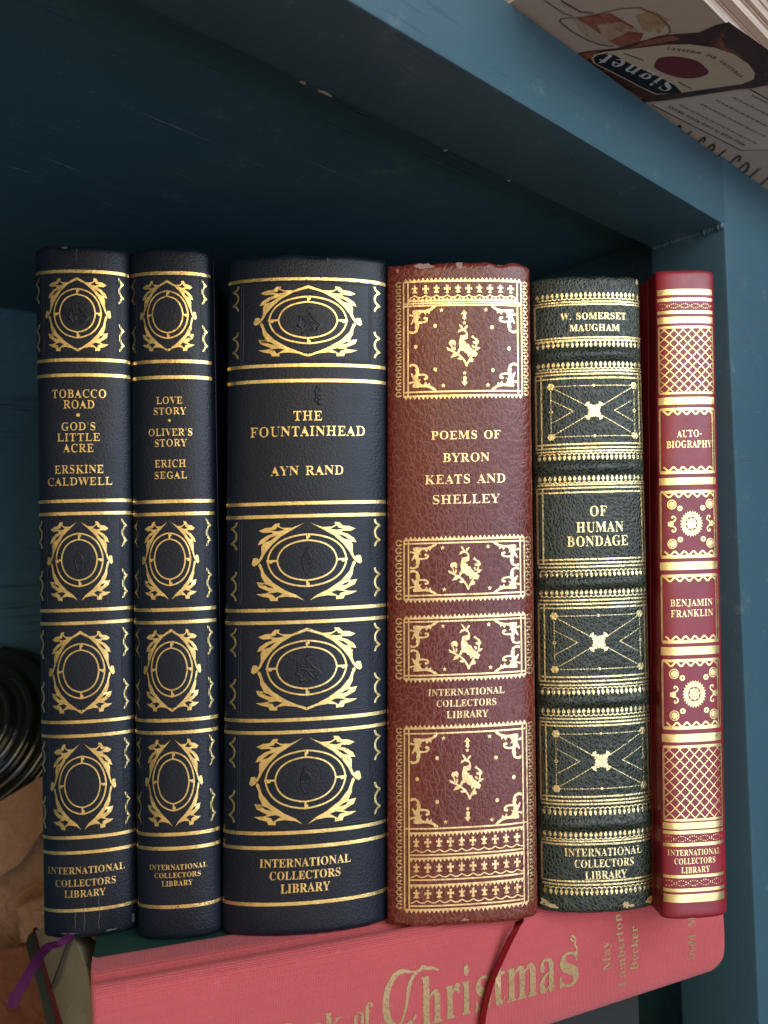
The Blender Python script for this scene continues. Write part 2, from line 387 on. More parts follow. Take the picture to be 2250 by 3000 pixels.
# ------------------------------------------------------------------ lettering outlines (serif capitals and lower case)
GLYPHS = {}
for _l in """BA~87~-2,0 -2,4 2,4 5,6 10,15 41,93 45,93 77,17 82,7 85,4 89,4 89,0 46,0 46,4 54,5 57,9 55,16 51,26 21,26 16,14 15,12 15,10 17,5 25,4 26,4 26,0|23,32 48,32 35,64
BB~89~3,0 3,3 9,4 12,6 14,10 15,16 15,74 14,82 10,87 3,88 3,91 44,91 59,90 70,86 77,79 79,70 78,63 74,57 67,52 57,49 69,46 77,41 82,35 84,26 81,15 74,7 63,2 48,0|36,50 38,50 47,51 53,54 56,60 57,69 56,77 54,82 50,86 43,87 40,86 38,85 36,78|44,5 52,6 57,10 59,16 60,26 59,35 55,42 49,45 39,46 36,46 36,13 38,7 40,5
BC~94~51,-2 39,-1 27,4 18,11 11,21 7,32 5,46 7,59 11,70 18,80 28,87 39,92 52,93 62,92 73,88 78,87 82,89 84,93 87,93 87,62 84,62 78,73 71,81 63,87 53,89 42,86 35,78 30,64 29,45 30,28 35,15 44,7 56,5 64,6 72,9 79,14 86,21 89,18 82,9 73,3 63,-1
BD~99~4,0 4,3 9,4 13,6 14,9 15,15 15,75 14,81 12,85 9,87 3,88 3,91 44,91 66,88 81,79 90,65 94,46 91,26 82,11 67,3 46,0|44,5 56,7 64,15 69,28 70,46 69,64 64,76 56,84 45,87 40,86 38,85 36,77 36,14 38,7 40,5
BE~88~3,0 3,3 9,4 12,6 14,10 15,16 15,74 14,81 12,85 9,87 3,88 3,91 80,91 80,64 77,64 74,75 68,81 59,85 46,86 40,86 37,83 37,78 37,49 39,49 46,50 52,54 55,60 58,69 61,69 61,24 57,24 55,36 52,40 48,43 37,44 37,13 37,9 38,7 46,6 55,6 63,8 69,11 74,15 79,21 82,29 86,29 80,0
BF~81~3,0 3,3 9,5 12,7 14,11 15,17 15,75 14,81 12,85 9,87 3,88 3,91 79,91 79,64 75,64 74,71 71,77 67,81 62,84 55,86 46,86 40,86 37,84 36,80 36,49 38,49 46,51 51,54 55,60 57,69 60,69 60,24 57,24 55,34 51,40 46,44 38,45 36,45 36,16 38,9 39,6 42,5 51,3 51,0
BG~102~54,-2 40,-1 28,4 19,11 11,21 7,32 6,46 7,59 11,70 19,80 28,87 39,92 51,93 62,92 74,88 78,87 81,89 84,93 87,93 87,62 84,62 81,69 76,76 71,81 66,85 60,88 53,89 43,86 35,78 31,64 29,46 31,27 36,13 44,5 55,3 62,3 66,5 68,9 69,14 69,26 68,31 66,34 62,36 55,36 55,40 100,40 100,36 95,36 91,34 90,31 89,26 89,6 71,0
BH~105~3,0 3,3 9,4 12,6 14,10 15,16 15,76 14,81 12,85 9,87 3,88 3,91 48,91 48,88 41,86 37,83 36,76 36,50 68,50 68,76 67,83 64,86 56,88 56,91 101,91 101,88 96,87 92,85 90,81 90,76 90,16 90,10 92,7 96,4 101,3 101,0 56,0 56,3 62,4 66,6 68,10 68,16 68,44 36,44 36,16 37,10 39,6 42,4 48,3 48,0
BI~52~3,0 3,3 8,5 12,6 14,10 15,15 15,77 14,82 13,85 9,87 3,88 3,91 49,91 49,88 43,87 39,85 37,82 37,77 37,15 37,9 41,5 49,3 49,0
BJ~66~22,-13 16,-12 10,-11 6,-8 2,-4 0,0 -1,5 0,9 2,12 5,14 9,15 13,14 16,12 18,9 19,6 17,0 15,-4 17,-7 21,-8 25,-7 28,-5 30,4 30,73 28,82 27,84 24,86 16,88 16,91 63,91 63,88 55,86 53,85 52,82 51,73 51,18 49,4 44,-5 35,-11
BK~102~3,0 3,3 9,4 13,6 14,10 15,16 15,76 14,81 13,85 9,87 3,88 3,91 48,91 48,88 41,86 37,83 37,76 37,47 64,75 68,80 70,84 67,87 58,88 58,91 97,91 97,88 95,88 83,84 69,72 54,57 93,9 97,5 104,3 104,0 56,0 56,3 61,4 64,4 67,7 63,13 40,43 37,40 37,16 37,10 39,6 43,4 48,3 48,0
BL~85~3,0 3,3 9,4 12,6 14,10 15,16 15,76 14,81 12,85 9,87 3,88 3,91 50,91 50,88 42,87 39,85 38,83 36,76 36,17 37,9 40,6 47,6 56,6 63,8 69,11 74,16 78,22 82,31 85,31 80,0
BM~127~3,0 3,3 9,4 12,6 14,10 15,16 15,76 14,83 11,86 3,88 3,91 37,91 63,28 90,91 123,91 123,88 118,87 115,85 113,81 112,76 112,17 113,9 116,5 123,3 123,0 79,0 79,3 87,5 90,9 91,17 91,80 58,0 54,0 21,78 21,16 22,10 24,6 28,4 34,3 34,0
BN~99~81,-2 21,70 21,16 22,10 24,6 27,4 33,3 33,0 4,0 4,3 11,5 14,8 15,16 15,78 7,87 4,88 4,91 31,91 78,34 78,75 77,83 74,86 66,88 66,91 96,91 96,88 90,87 87,85 85,81 84,75 84,-2
BO~105~52,-2 43,-1 34,1 26,6 19,12 13,19 9,27 6,36 6,46 6,55 9,64 13,72 19,79 26,85 34,90 43,92 53,93 63,92 71,90 79,85 86,80 92,73 96,65 99,55 100,46 99,36 96,27 92,19 86,12 79,6 71,1 62,-1|53,2 63,5 70,13 74,27 76,46 74,64 70,78 62,86 52,89 42,86 35,78 30,64 29,46 31,27 35,13 43,5
BP~84~3,0 3,3 9,4 12,6 14,10 15,16 15,76 14,81 12,85 9,87 3,88 3,91 43,91 57,90 67,88 73,84 78,80 81,73 82,66 80,56 73,48 63,43 48,41 36,41 36,16 37,10 39,6 42,4 48,3 48,0|36,46 40,46 49,47 54,51 57,57 58,66 58,75 55,81 50,85 43,86 38,85 36,80
BQ~105~76,-23 63,-22 52,-17 44,-10 37,0 28,4 20,10 14,17 9,26 6,35 6,46 6,55 9,64 13,72 19,79 26,85 34,90 43,92 53,93 63,92 71,90 79,85 86,80 92,73 96,65 99,55 100,46 97,30 91,17 80,7 66,0 76,-12 89,-16 98,-15 99,-18 87,-22|53,2 63,5 70,13 75,27 76,46 74,64 70,78 62,86 52,89 42,86 35,78 30,64 29,46 31,27 36,13 43,5
BR~95~3,0 3,3 9,4 12,6 14,10 15,16 15,76 14,81 12,85 9,87 3,88 3,91 43,91 61,90 73,85 81,78 83,67 82,59 78,53 72,48 63,45 86,10 90,5 96,3 96,0 68,0 40,42 36,42 36,16 37,10 39,6 42,4 48,3 48,0|36,47 41,47 50,48 56,52 60,58 61,67 60,76 57,81 52,85 45,86 40,86 38,84 36,77
BS~78~9,-2 9,32 12,32 17,19 22,10 30,5 39,3 46,4 51,7 55,12 56,18 53,26 45,32 33,38 22,44 15,51 11,58 10,66 11,74 13,81 18,86 23,90 30,92 37,93 46,92 56,90 58,89 60,89 63,90 64,93 68,93 68,64 64,64 62,71 59,77 54,82 50,86 44,88 39,89 33,88 28,85 25,81 24,76 25,71 27,67 38,61 51,55 63,47 67,42 70,38 72,27 71,19 68,12 63,6 56,2 48,-1 38,-2 32,-2 25,0 20,2 17,2 14,1 12,-2
BT~85~18,0 18,3 25,4 28,6 30,10 31,16 31,87 30,87 20,85 13,81 8,73 6,64 2,64 2,91 82,91 82,63 79,63 76,74 71,81 64,85 54,87 53,87 53,16 53,10 55,6 59,4 66,3 66,0
BU~98~50,-3 34,0 23,6 17,16 15,31 15,76 14,81 12,85 9,87 3,88 3,91 48,91 48,88 40,86 37,83 36,76 36,28 37,18 41,10 46,6 55,4 65,6 73,11 77,20 78,32 78,76 78,81 76,85 72,87 66,88 66,91 95,91 95,88 90,86 87,84 85,81 84,76 84,36 82,18 76,6 65,0
BV~86~42,-3 9,76 4,84 2,86 -3,88 -3,91 42,91 42,88 33,86 31,85 30,82 32,76 52,29 70,75 71,82 70,85 68,86 60,88 60,91 88,91 88,88 85,87 82,85 76,77 46,-3
BW~122~34,-2 6,79 3,85 1,87 -3,88 -3,91 36,91 36,88 30,86 29,85 28,82 30,75 45,31 60,71 57,80 56,84 53,86 46,88 46,91 88,91 88,88 81,86 79,82 80,77 95,33 108,74 110,81 109,84 108,86 101,88 101,91 125,91 125,88 121,87 119,84 115,76 89,-2 86,-2 63,62 38,-2
BY~85~20,0 20,3 26,4 30,6 31,10 32,16 32,36 9,77 6,83 3,86 0,87 -3,88 -3,91 41,91 41,88 39,88 33,86 31,83 33,78 50,45 67,73 70,82 67,86 60,88 59,88 59,91 88,91 88,88 82,85 77,78 54,41 54,16 54,10 56,6 60,4 66,3 66,0
ba~69~51,-2 43,0 40,7 30,0 19,-2 13,-1 8,2 5,7 4,13 6,21 13,27 24,33 40,38 40,48 39,53 37,56 34,58 30,59 23,58 21,55 23,51 25,46 24,43 22,40 19,39 15,38 12,39 9,41 7,44 7,47 7,52 10,56 14,59 19,62 25,63 32,64 45,62 53,58 57,52 59,42 59,12 59,8 61,7 64,8 66,6 59,0|30,7 35,8 40,13 40,34 33,31 28,28 25,23 24,17 25,9
bb~72~9,-2 9,78 7,86 2,88 2,91 28,91 28,56 35,62 44,64 51,63 57,60 62,55 65,49 68,42 68,33 67,24 65,15 60,8 54,3 47,-1 38,-2 30,0 21,6 11,-2|37,3 43,5 46,10 48,19 49,32 48,43 46,50 42,55 37,56 31,54 29,51 28,48 28,14 30,6
bc~59~31,-2 24,-1 17,2 12,7 8,14 5,21 4,30 5,39 8,47 13,54 19,59 27,63 35,64 44,63 50,60 54,55 55,49 55,46 53,43 51,41 47,41 41,43 39,50 39,52 39,54 38,58 34,59 29,58 25,54 23,47 22,37 24,25 27,15 33,10 41,8 48,9 54,14 57,12 45,2
bd~74~28,-2 21,-1 16,2 11,7 7,13 5,21 4,29 5,39 7,47 11,54 16,59 22,63 29,64 38,62 45,56 45,80 44,84 42,86 35,88 35,91 64,91 64,15 65,8 67,6 71,6 71,2 59,1 45,-2 45,8 38,0|34,6 37,6 40,8 43,11 45,15 45,48 43,51 41,54 35,56 29,55 26,50 24,42 24,31 24,20 26,12 29,7
be~60~31,-2 23,-1 17,2 12,7 7,14 5,22 4,31 5,40 8,48 12,55 17,60 24,63 31,64 42,62 50,56 55,47 57,35 57,33 23,33 25,22 28,15 33,10 40,8 47,11 54,17 57,15 46,2|23,38 40,38 40,43 39,55 36,58 32,59 25,55 23,41
bf~43~3,0 3,3 8,4 10,7 10,15 10,55 3,55 3,62 10,62 10,71 12,80 17,87 25,91 35,93 42,92 48,89 51,85 53,80 52,76 50,73 48,72 45,71 39,73 37,75 37,78 39,84 39,85 39,87 39,88 36,89 33,88 31,86 30,78 30,62 41,62 41,55 30,55 30,13 30,8 32,5 35,4 40,3 40,0
bg~65~29,-28 18,-27 10,-24 4,-20 3,-15 6,-9 14,-5 7,0 5,6 6,11 8,15 13,18 20,22 8,30 4,42 5,48 8,54 12,58 18,61 24,63 31,64 39,63 47,61 63,61 63,54 54,54 57,47 58,41 58,35 55,30 52,26 47,23 41,21 34,21 31,21 28,21 22,19 21,17 20,14 22,11 28,10 35,10 52,8 57,6 61,3 62,-2 63,-7 61,-16 54,-23 44,-27|31,25 36,26 38,29 39,35 40,42 39,50 38,55 36,58 31,59 27,58 25,55 23,50 23,42 23,35 25,29 27,26|32,-23 41,-23 48,-21 51,-18 53,-13 52,-10 50,-8 41,-7 19,-7 16,-10 15,-15 16,-18 19,-21 24,-23
bh~76~4,0 4,3 9,5 10,11 10,80 9,86 7,87 4,88 4,91 30,91 30,53 38,61 49,64 56,62 62,58 65,52 66,42 66,11 67,5 69,4 73,3 73,0 40,0 40,3 41,3 46,5 47,11 47,43 46,52 44,54 41,54 35,52 30,47 30,11 31,5 33,4 36,3 36,0
bi~40~20,72 16,73 13,75 11,79 10,82 11,86 13,90 16,92 20,93 24,92 27,90 29,86 30,82 29,79 27,75 24,73|4,0 4,3 9,5 10,11 10,50 9,57 4,59 4,62 30,62 30,11 31,5 36,3 36,0
bk~72~3,0 3,3 9,5 10,11 10,80 9,86 8,87 4,88 4,91 30,91 30,34 45,50 48,53 49,56 47,58 42,59 41,59 41,62 69,62 69,59 62,57 55,52 44,42 69,7 72,4 75,3 75,0 42,0 42,3 43,3 47,4 48,6 46,10 33,29 30,27 30,11 31,5 36,3 36,0
bl~40~4,0 4,3 9,5 10,11 10,80 9,86 8,87 4,88 4,91 30,91 30,11 31,5 36,3 36,0
bm~111~4,0 4,3 9,5 10,11 10,51 9,57 7,58 4,59 4,62 29,62 29,53 38,61 47,64 58,61 64,52 73,61 84,64 91,62 96,58 100,52 101,42 101,11 102,5 104,4 107,3 107,0 75,0 75,3 79,4 81,5 82,11 82,43 81,52 79,54 75,54 70,53 65,47 65,11 66,5 68,4 71,3 71,0 40,0 40,3 43,4 45,5 46,11 46,43 45,52 43,54 40,54 34,52 29,47 29,11 30,5 32,4 35,3 35,0
bn~76~4,0 4,3 9,5 10,11 10,51 9,57 7,58 4,59 4,62 30,62 30,53 38,61 49,64 56,62 62,58 65,52 66,42 66,11 67,5 69,4 73,3 73,0 40,0 40,3 41,3 46,5 47,11 47,43 46,52 44,54 41,54 35,52 30,47 30,11 31,5 33,4 36,3 36,0
bo~67~34,-2 25,-1 18,2 12,7 8,14 5,22 4,31 5,40 8,48 12,54 18,59 25,63 34,64 42,63 49,60 55,55 60,48 62,40 63,31 62,22 60,14 55,7 49,2 42,-1|34,2 39,4 42,8 43,16 44,31 43,45 42,54 38,58 34,60 29,58 26,54 24,45 23,31 24,16 26,8 29,4
br~57~4,0 4,3 9,5 10,11 10,50 9,57 4,59 4,62 29,62 29,50 33,56 37,60 42,63 47,64 52,63 55,61 57,57 58,53 57,50 56,47 53,45 50,44 44,46 41,50 38,52 35,51 32,48 30,44 30,38 30,11 30,7 32,5 39,3 39,0
bs~58~30,-2 24,-1 17,1 15,2 12,1 10,-2 7,-2 7,21 11,21 13,14 17,8 22,4 28,3 32,4 36,5 38,8 38,12 37,17 31,21 21,26 15,30 11,34 8,39 7,44 9,52 13,58 20,62 28,64 33,63 40,62 41,61 43,61 45,62 46,64 49,64 49,44 46,44 43,51 39,55 35,58 30,59 26,59 23,57 22,55 21,52 23,46 29,42 38,38 44,34 48,30 51,25 51,19 50,10 46,4 39,-1
bt~46~25,-2 18,-1 13,2 11,7 10,14 10,56 4,56 4,60 18,74 26,85 29,85 29,62 42,62 42,56 29,56 29,16 30,10 31,9 34,8 38,10 41,15 44,13 36,2
bu~75~26,-2 18,-1 13,3 10,10 9,19 9,50 8,56 6,58 2,59 2,62 28,62 28,15 30,9 32,8 35,7 41,9 46,13 46,50 44,57 42,58 38,59 38,62 65,62 65,14 66,8 72,6 72,3 60,1 46,-2 46,8 42,4 37,1 32,-1
by~60~10,-28 6,-27 2,-25 -1,-21 -1,-17 -1,-13 1,-11 4,-9 7,-8 13,-10 14,-12 15,-15 15,-16 15,-17 15,-19 17,-20 20,-18 23,-15 26,-9 28,-1 7,50 5,55 3,57 -1,59 -1,62 32,62 32,59 27,58 26,55 26,53 27,51 37,24 46,48 47,52 48,55 46,58 41,59 41,62 60,62 60,59 57,58 55,56 52,48 32,-5 26,-19 23,-23 19,-26
p'~30~11,61 9,96 21,96 19,61
p,~36~6,-17 9,-1 12,16 25,16 26,14 21,-2 14,-17
p-~43~5,31 5,41 38,41 38,31
p.~36~18,-2 12,0 10,3 10,7 10,11 12,14 18,16 24,14 26,11 26,7 26,3 24,0""".strip().split('\n'):
    _k, _a, _p = _l.split('~')
    GLYPHS[_k] = (int(_a), [[tuple(int(c) for c in q.split(',')) for q in s.split(' ')] for s in _p.split('|')])
CAP = 91.0


def sgn_area(L):
    return .5 * sum(L[i - 1][0] * L[i][1] - L[i][0] * L[i - 1][1] for i in range(len(L)))


def thin_loop(L, t, side):
    out = []
    n = len(L)
    for i in range(n):
        a, b, c = Vector(L[i - 1]), Vector(L[i]), Vector(L[(i + 1) % n])
        d1, d2 = (b - a), (c - b)
        if d1.length < 1e-6 or d2.length < 1e-6:
            out.append(tuple(b))
            continue
        d1.normalize()
        d2.normalize()
        nn = Vector((-d1.y - d2.y, d1.x + d2.x))
        if nn.length < .95:
            out.append(tuple(b))
            continue
        nn.normalize()
        k = 1 / max(.5, nn.dot(Vector((-d1.y, d1.x))))
        out.append((b.x + nn.x * t * side * k, b.y - nn.y * t * .45 * side * k))
    return out


def key_of(ch):
    return ('B' if ch.isupper() else 'b' if ch.isalpha() else 'p') + ch


class Decal:
    """flat artwork in (u, v) metres that is later laid on a surface"""

    def __init__(s):
        s.v, s.f, s.h = [], [], []
        s.k = 0

    def lift(s):
        s.k = (s.k + 1) % 14
        return s.k * 4e-6

    def add(s, pts, faces, h=None):
        b = len(s.v)
        l = s.lift()
        s.v += [tuple(p) for p in pts]
        s.h += [l + (h[i] if h else 0) for i in range(len(pts))]
        for f in faces:
            a = sum(pts[f[i - 1]][0] * pts[f[i]][1] - pts[f[i]][0] * pts[f[i - 1]][1] for i in range(len(f)))
            if abs(a) < 1e-13:
                continue
            f = list(f) if a > 0 else list(reversed(f))
            s.f.append([b + i for i in f])

    def fill(s, loops):
        loops = [l for l in loops if len(l) > 2]
        tri = tessellate_polygon([[Vector((x, y, 0)) for x, y in l] for l in loops])
        s.add([p for l in loops for p in l], tri)

    def rect(s, x0, y0, x1, y1):
        s.add([(x0, y0), (x1, y0), (x1, y1), (x0, y1)], [(0, 1, 2, 3)])

    def disc(s, x, y, r, ry=None, n=12):
        ry = ry or r
        s.add([(x + r * math.cos(2 * math.pi * i / n), y + ry * math.sin(2 * math.pi * i / n)) for i in range(n)],
              [tuple(range(n))])

    def ring(s, x, y, r, w, n=18, a0=0.0, a1=2 * math.pi, ry=None):
        ry = ry or r
        full = abs(a1 - a0 - 2 * math.pi) < 1e-6
        pts = [(x + r * math.cos(a0 + (a1 - a0) * i / n), y + ry * math.sin(a0 + (a1 - a0) * i / n))
               for i in range(n if full else n + 1)]
        s.stroke(pts, w, full)

    def star(s, x, y, r, n=5, inner=.45, rot=math.pi / 2):
        s.fill([[(x + (r if i % 2 == 0 else r * inner) * math.cos(rot + math.pi * i / n),
                  y + (r if i % 2 == 0 else r * inner) * math.sin(rot + math.pi * i / n)) for i in range(2 * n)]])

    def flower(s, x, y, r, n=6, pr=.42):
        for i in range(n):
            a = 2 * math.pi * i / n
            s.disc(x + r * .6 * math.cos(a), y + r * .6 * math.sin(a), r * pr, n=8)
        s.disc(x, y, r * .3, n=8)

    def stroke(s, pts, w, closed=False, ridge=0.0):
        P = [Vector(p) for p in pts]
        n = len(P)
        W = w if isinstance(w, (list, tuple)) else [w] * n
        out, hh = [], []
        for i in range(n):
            a = P[i - 1] if (i > 0 or closed) else P[i]
            c = P[(i + 1) % n] if (i < n - 1 or closed) else P[i]
            d1, d2 = P[i] - a, c - P[i]
            d1 = d1.normalized() if d1.length > 1e-9 else (d2.normalized() if d2.length > 1e-9 else Vector((1, 0)))
            d2 = d2.normalized() if d2.length > 1e-9 else d1
            nn = Vector((-d1.y - d2.y, d1.x + d2.x))
            nn = nn.normalized() if nn.length > 1e-6 else Vector((-d1.y, d1.x))
            k = min(1.8, 1 / max(.3, nn.dot(Vector((-d1.y, d1.x)))))
            o = nn * (W[i] * .5 * k)
            if ridge:
                out += [P[i] + o, P[i], P[i] - o]
                hh += [0, ridge, 0]
            else:
                out += [P[i] + o, P[i] - o]
        m = n if closed else n - 1
        fs = []
        for i in range(m):
            j = (i + 1) % n
            if ridge:
                fs += [(3 * i, 3 * i + 1, 3 * j + 1, 3 * j), (3 * i + 1, 3 * i + 2, 3 * j + 2, 3 * j + 1)]
            else:
                fs.append((2 * i, 2 * i + 1, 2 * j + 1, 2 * j))
        s.add(out, fs, hh if ridge else None)

    def line(s, x0, y0, x1, y1, w, ridge=0.0):
        n = max(1, int(math.hypot(x1 - x0, y1 - y0) / .004))
        s.stroke([(x0 + (x1 - x0) * i / n, y0 + (y1 - y0) * i / n) for i in range(n + 1)], w, False, ridge)

    def dots(s, x0, y0, x1, y1, r, gap):
        n = max(1, int(math.hypot(x1 - x0, y1 - y0) / gap))
        for i in range(n + 1):
            s.disc(x0 + (x1 - x0) * i / n, y0 + (y1 - y0) * i / n, r * random.uniform(.8, 1.15), n=6)

    def text(s, string, x, y, cap, width=None, thin=0.0, xf=None, jitter=0.0):
        """a line of text centred on (x, y); xf places (along, up) freely instead"""
        sz = cap / CAP
        nat = sum(GLYPHS[key_of(c)][0] if c != ' ' else 55 for c in string)
        gx, track = sz, 0.0
        if width:
            gx = max(.62 * sz, min(1.42 * sz, .97 * width / nat))
            track = (width - nat * gx) / max(1, len(string) - 1)
        total = nat * gx + track * (len(string) - 1)
        px = -total / 2
        for c in string:
            if c == ' ':
                px += 55 * gx + track
                continue
            adv, loops = GLYPHS[key_of(c)]
            big = max(loops, key=lambda L: abs(sgn_area(L)))
            side = 1 if sgn_area(big) > 0 else -1
            res = []
            jx, jy = random.uniform(-1, 1) * jitter, random.uniform(-1, 1) * jitter
            for L in loops:
                if thin:
                    L = thin_loop(L, min(thin, .8) if c in 'NMW' else thin, side)
                q = [(px + a * gx + jx, (b - CAP / 2) * sz + jy) for a, b in L]
                res.append([xf(a, b) for a, b in q] if xf else [(x + a, y + b) for a, b in q])
            for grp in group_loops(res):
                s.fill(grp)
            px += adv * gx + track

    def build(s, name, surf, mat, parent, step=None, off=.00010, bounds=None):
        bm = bmesh.new()
        hl = bm.verts.layers.float.new('h')
        vs = []
        for p, h in zip(s.v, s.h):
            v = bm.verts.new((p[0], p[1], 0))
            v[hl] = h
            vs.append(v)
        for f in s.f:
            try:
                bm.faces.new([vs[i] for i in f])
            except ValueError:
                pass
        if step and vs:
            x0, x1 = min(p[0] for p in s.v), max(p[0] for p in s.v)
            k = math.floor(x0 / step) + 1
            while k * step < x1:
                bmesh.ops.bisect_plane(bm, geom=bm.verts[:] + bm.edges[:] + bm.faces[:], dist=1e-7,
                                       plane_co=(k * step, 0, 0), plane_no=(1, 0, 0))
                k += 1
        for v in bm.verts:
            p, n = surf(v.co.x, v.co.y)
            v.co = p + n * (off + v[hl])
        return mesh_obj(name, bm, mat, parent, smooth=True)


def inside(p, L):
    r = False
    for i in range(len(L)):
        a, b = L[i - 1], L[i]
        if (a[1] > p[1]) != (b[1] > p[1]) and p[0] < (b[0] - a[0]) * (p[1] - a[1]) / (b[1] - a[1]) + a[0]:
            r = not r
    return r


def group_loops(loops):
    loops = sorted(loops, key=lambda L: -abs(sgn_area(L)))
    groups = []
    for L in loops:
        for g in groups:
            if inside(L[0], g[0]):
                g.append(L)
                break
        else:
            groups.append([L])
    return groups


def smooth_path(pts, n=4):
    out = []
    P = [Vector(p) for p in pts]
    for i in range(len(P) - 1):
        a, b, c, d = P[max(0, i - 1)], P[i], P[i + 1], P[min(len(P) - 1, i + 2)]
        for j in range(n):
            t = j / n
            out.append(.5 * (2 * b + (c - a) * t + (2 * a - 5 * b + 4 * c - d) * t * t + (3 * b - a - 3 * c + d) * t ** 3))
    out.append(P[-1])
    return [tuple(p) for p in out]


# ------------------------------------------------------------------ the bookcase
TH = math.radians(42)
EX, EY = Vector((math.cos(TH), math.sin(TH), 0)), Vector((-math.sin(TH), math.cos(TH), 0))
CF, CB = .1257, .1577            # front and back of the face frame
RB, RT = .1222, .1500            # rail bottom and top
SA = .3030                       # inner edge of the stile
FLOOR_Z = -.232
case = empty('bookcase', (0, 0, 0), TH)
tag(case, 'blue painted wooden bookcase with square face frame around the books', 'bookcase')


def wob(v, amp, s):
    return v + noise.noise_vector(v * s) * amp


def board(name, lo, hi, mat, bev=.0012, cuts=0):
    bm = bmesh.new()
    add_box(bm, lo, hi, bev)
    return mesh_obj(name, bm, mat, case, smooth=True, auto=40)


board('face_rail', (-.53, CF, RB), (SA + .03, CB - .0004, RT), M_PAINT, .0012)
board('face_stile', (SA, CF - .00012, FLOOR_Z - .03), (SA + .075, CB, .62), M_PAINT, .0013)
board('face_stile', (-.575, CF - .0003, FLOOR_Z - .03), (-.5003, CB, .62), M_PAINT, .0013)
board('face_rail', (-.50, CF, FLOOR_Z - .03), (SA - .0002, CB, FLOOR_Z + .001), M_PAINT, .0011)
board('shelf_board', (-.52, CB + .0004, .1335), (SA + .02, .445, .1496), M_PAINT_IN, .0008)
board('shelf_board', (-.52, CB + .0004, FLOOR_Z - .018), (SA + .02, .445, FLOOR_Z), M_PAINT_IN, .0008)
board('back_panel', (-.54, .4455, FLOOR_Z - .03), (SA + .05, .455, .62), M_PAINT_IN, .0004)
board('side_panel', (SA + .0205, CB + .0004, FLOOR_Z - .03), (SA + .04, .445, .62), M_PAINT_IN, .0005)
board('side_panel', (-.54, CB + .0004, FLOOR_Z - .03), (-.5205, .445, .62), M_PAINT_IN, .0005)
# ridge of dried paint where the rail meets the stile
bm = bmesh.new()
for k in range(26):
    t = k / 25
    b = CF + .001 + (CB - CF - .003) * t
    r = .0006 + .0011 * (noise.noise(Vector((k * .6, 0, 3))) * .5 + .5) * (1.6 if t < .35 else .7)
    mt = Matrix.Translation((SA - .0006, b, RB - .0002)) @ Matrix.Diagonal((r, .0011, r * 1.1, 1))
    bmesh.ops.create_icosphere(bm, subdivisions=2, radius=1, matrix=mt)
mesh_obj('paint_bead', bm, M_PAINT, case, smooth=True)
# bare wood chips along the rail's back edge
M_CHIP = plain('bare_wood_chip', (.42, .36, .27), .8)
for a0, w in ((.124, .0026), (.1165, .0010), (.172, .0007), (.204, .0006)):
    pts = [(a0 + w * math.cos(q), CB - .0006 + .0006 * math.sin(q) * (1 + .4 * math.sin(3 * q)), RB - .00012)
           for q in [i * math.pi / 5 for i in range(10)]]
    bm = bmesh.new()
    bm.faces.new([bm.verts.new(p) for p in reversed(pts)])
    mesh_obj('paint_chip', bm, M_CHIP, case)

# old scratches and brush marks along the grain of the shelf's underside
M_MARK = plain('scratched_paint', (.20, .30, .33), .5, .3, 300)
SHELF_UNDER = .1335
_D = 2250 / 1659
for (xa, ya, xb, yb), wd in (((300, 240, 400, 284), .0007), ((330, 252, 470, 312), .0005), ((480, 322, 600, 372), .0003), ((655, 342, 740, 378), .0005),
                             ((745, 378, 800, 400), .0003), ((92, 338, 182, 374), .0007), ((0, 352, 70, 374), .0007), ((60, 352, 120, 378), .0003),
                             ((0, 288, 60, 306), .0003), ((165, 258, 172, 262), .0006), ((540, 492, 560, 500), .0005), ((640, 392, 668, 372), .0003),
                             ((190, 380, 300, 420), .00025), ((350, 360, 470, 410), .00025)):
    A, B = on_z(xa * _D, ya * _D, SHELF_UNDER), on_z(xb * _D, yb * _D, SHELF_UNDER)
    A, B = Vector((A.dot(EX), A.dot(EY), 0)), Vector((B.dot(EX), B.dot(EY), 0))
    n_ = Vector((-(B - A).y, (B - A).x, 0)).normalized()
    bm = bmesh.new()
    up_, lo_ = [], []
    for i in range(13):
        t = i / 12
        w_ = wd * math.sin(math.pi * (.04 + .92 * t)) * (.6 + .5 * noise.noise(Vector((t * 7, xa, 0)))) * .5
        c_ = A.lerp(B, t) + n_ * wd * .5 * noise.noise(Vector((t * 4, ya, 1)))
        up_.append(bm.verts.new((*(c_ + n_ * w_).xy, SHELF_UNDER - .00008)))
        lo_.append(bm.verts.new((*(c_ - n_ * w_).xy, SHELF_UNDER - .00008)))
    for i in range(12):
        bm.faces.new((up_[i], up_[i + 1], lo_[i + 1], lo_[i]))
    mesh_obj('paint_scratch', bm, M_MARK, case)

# ------------------------------------------------------------------ book building
PLANE_Z = -.1230


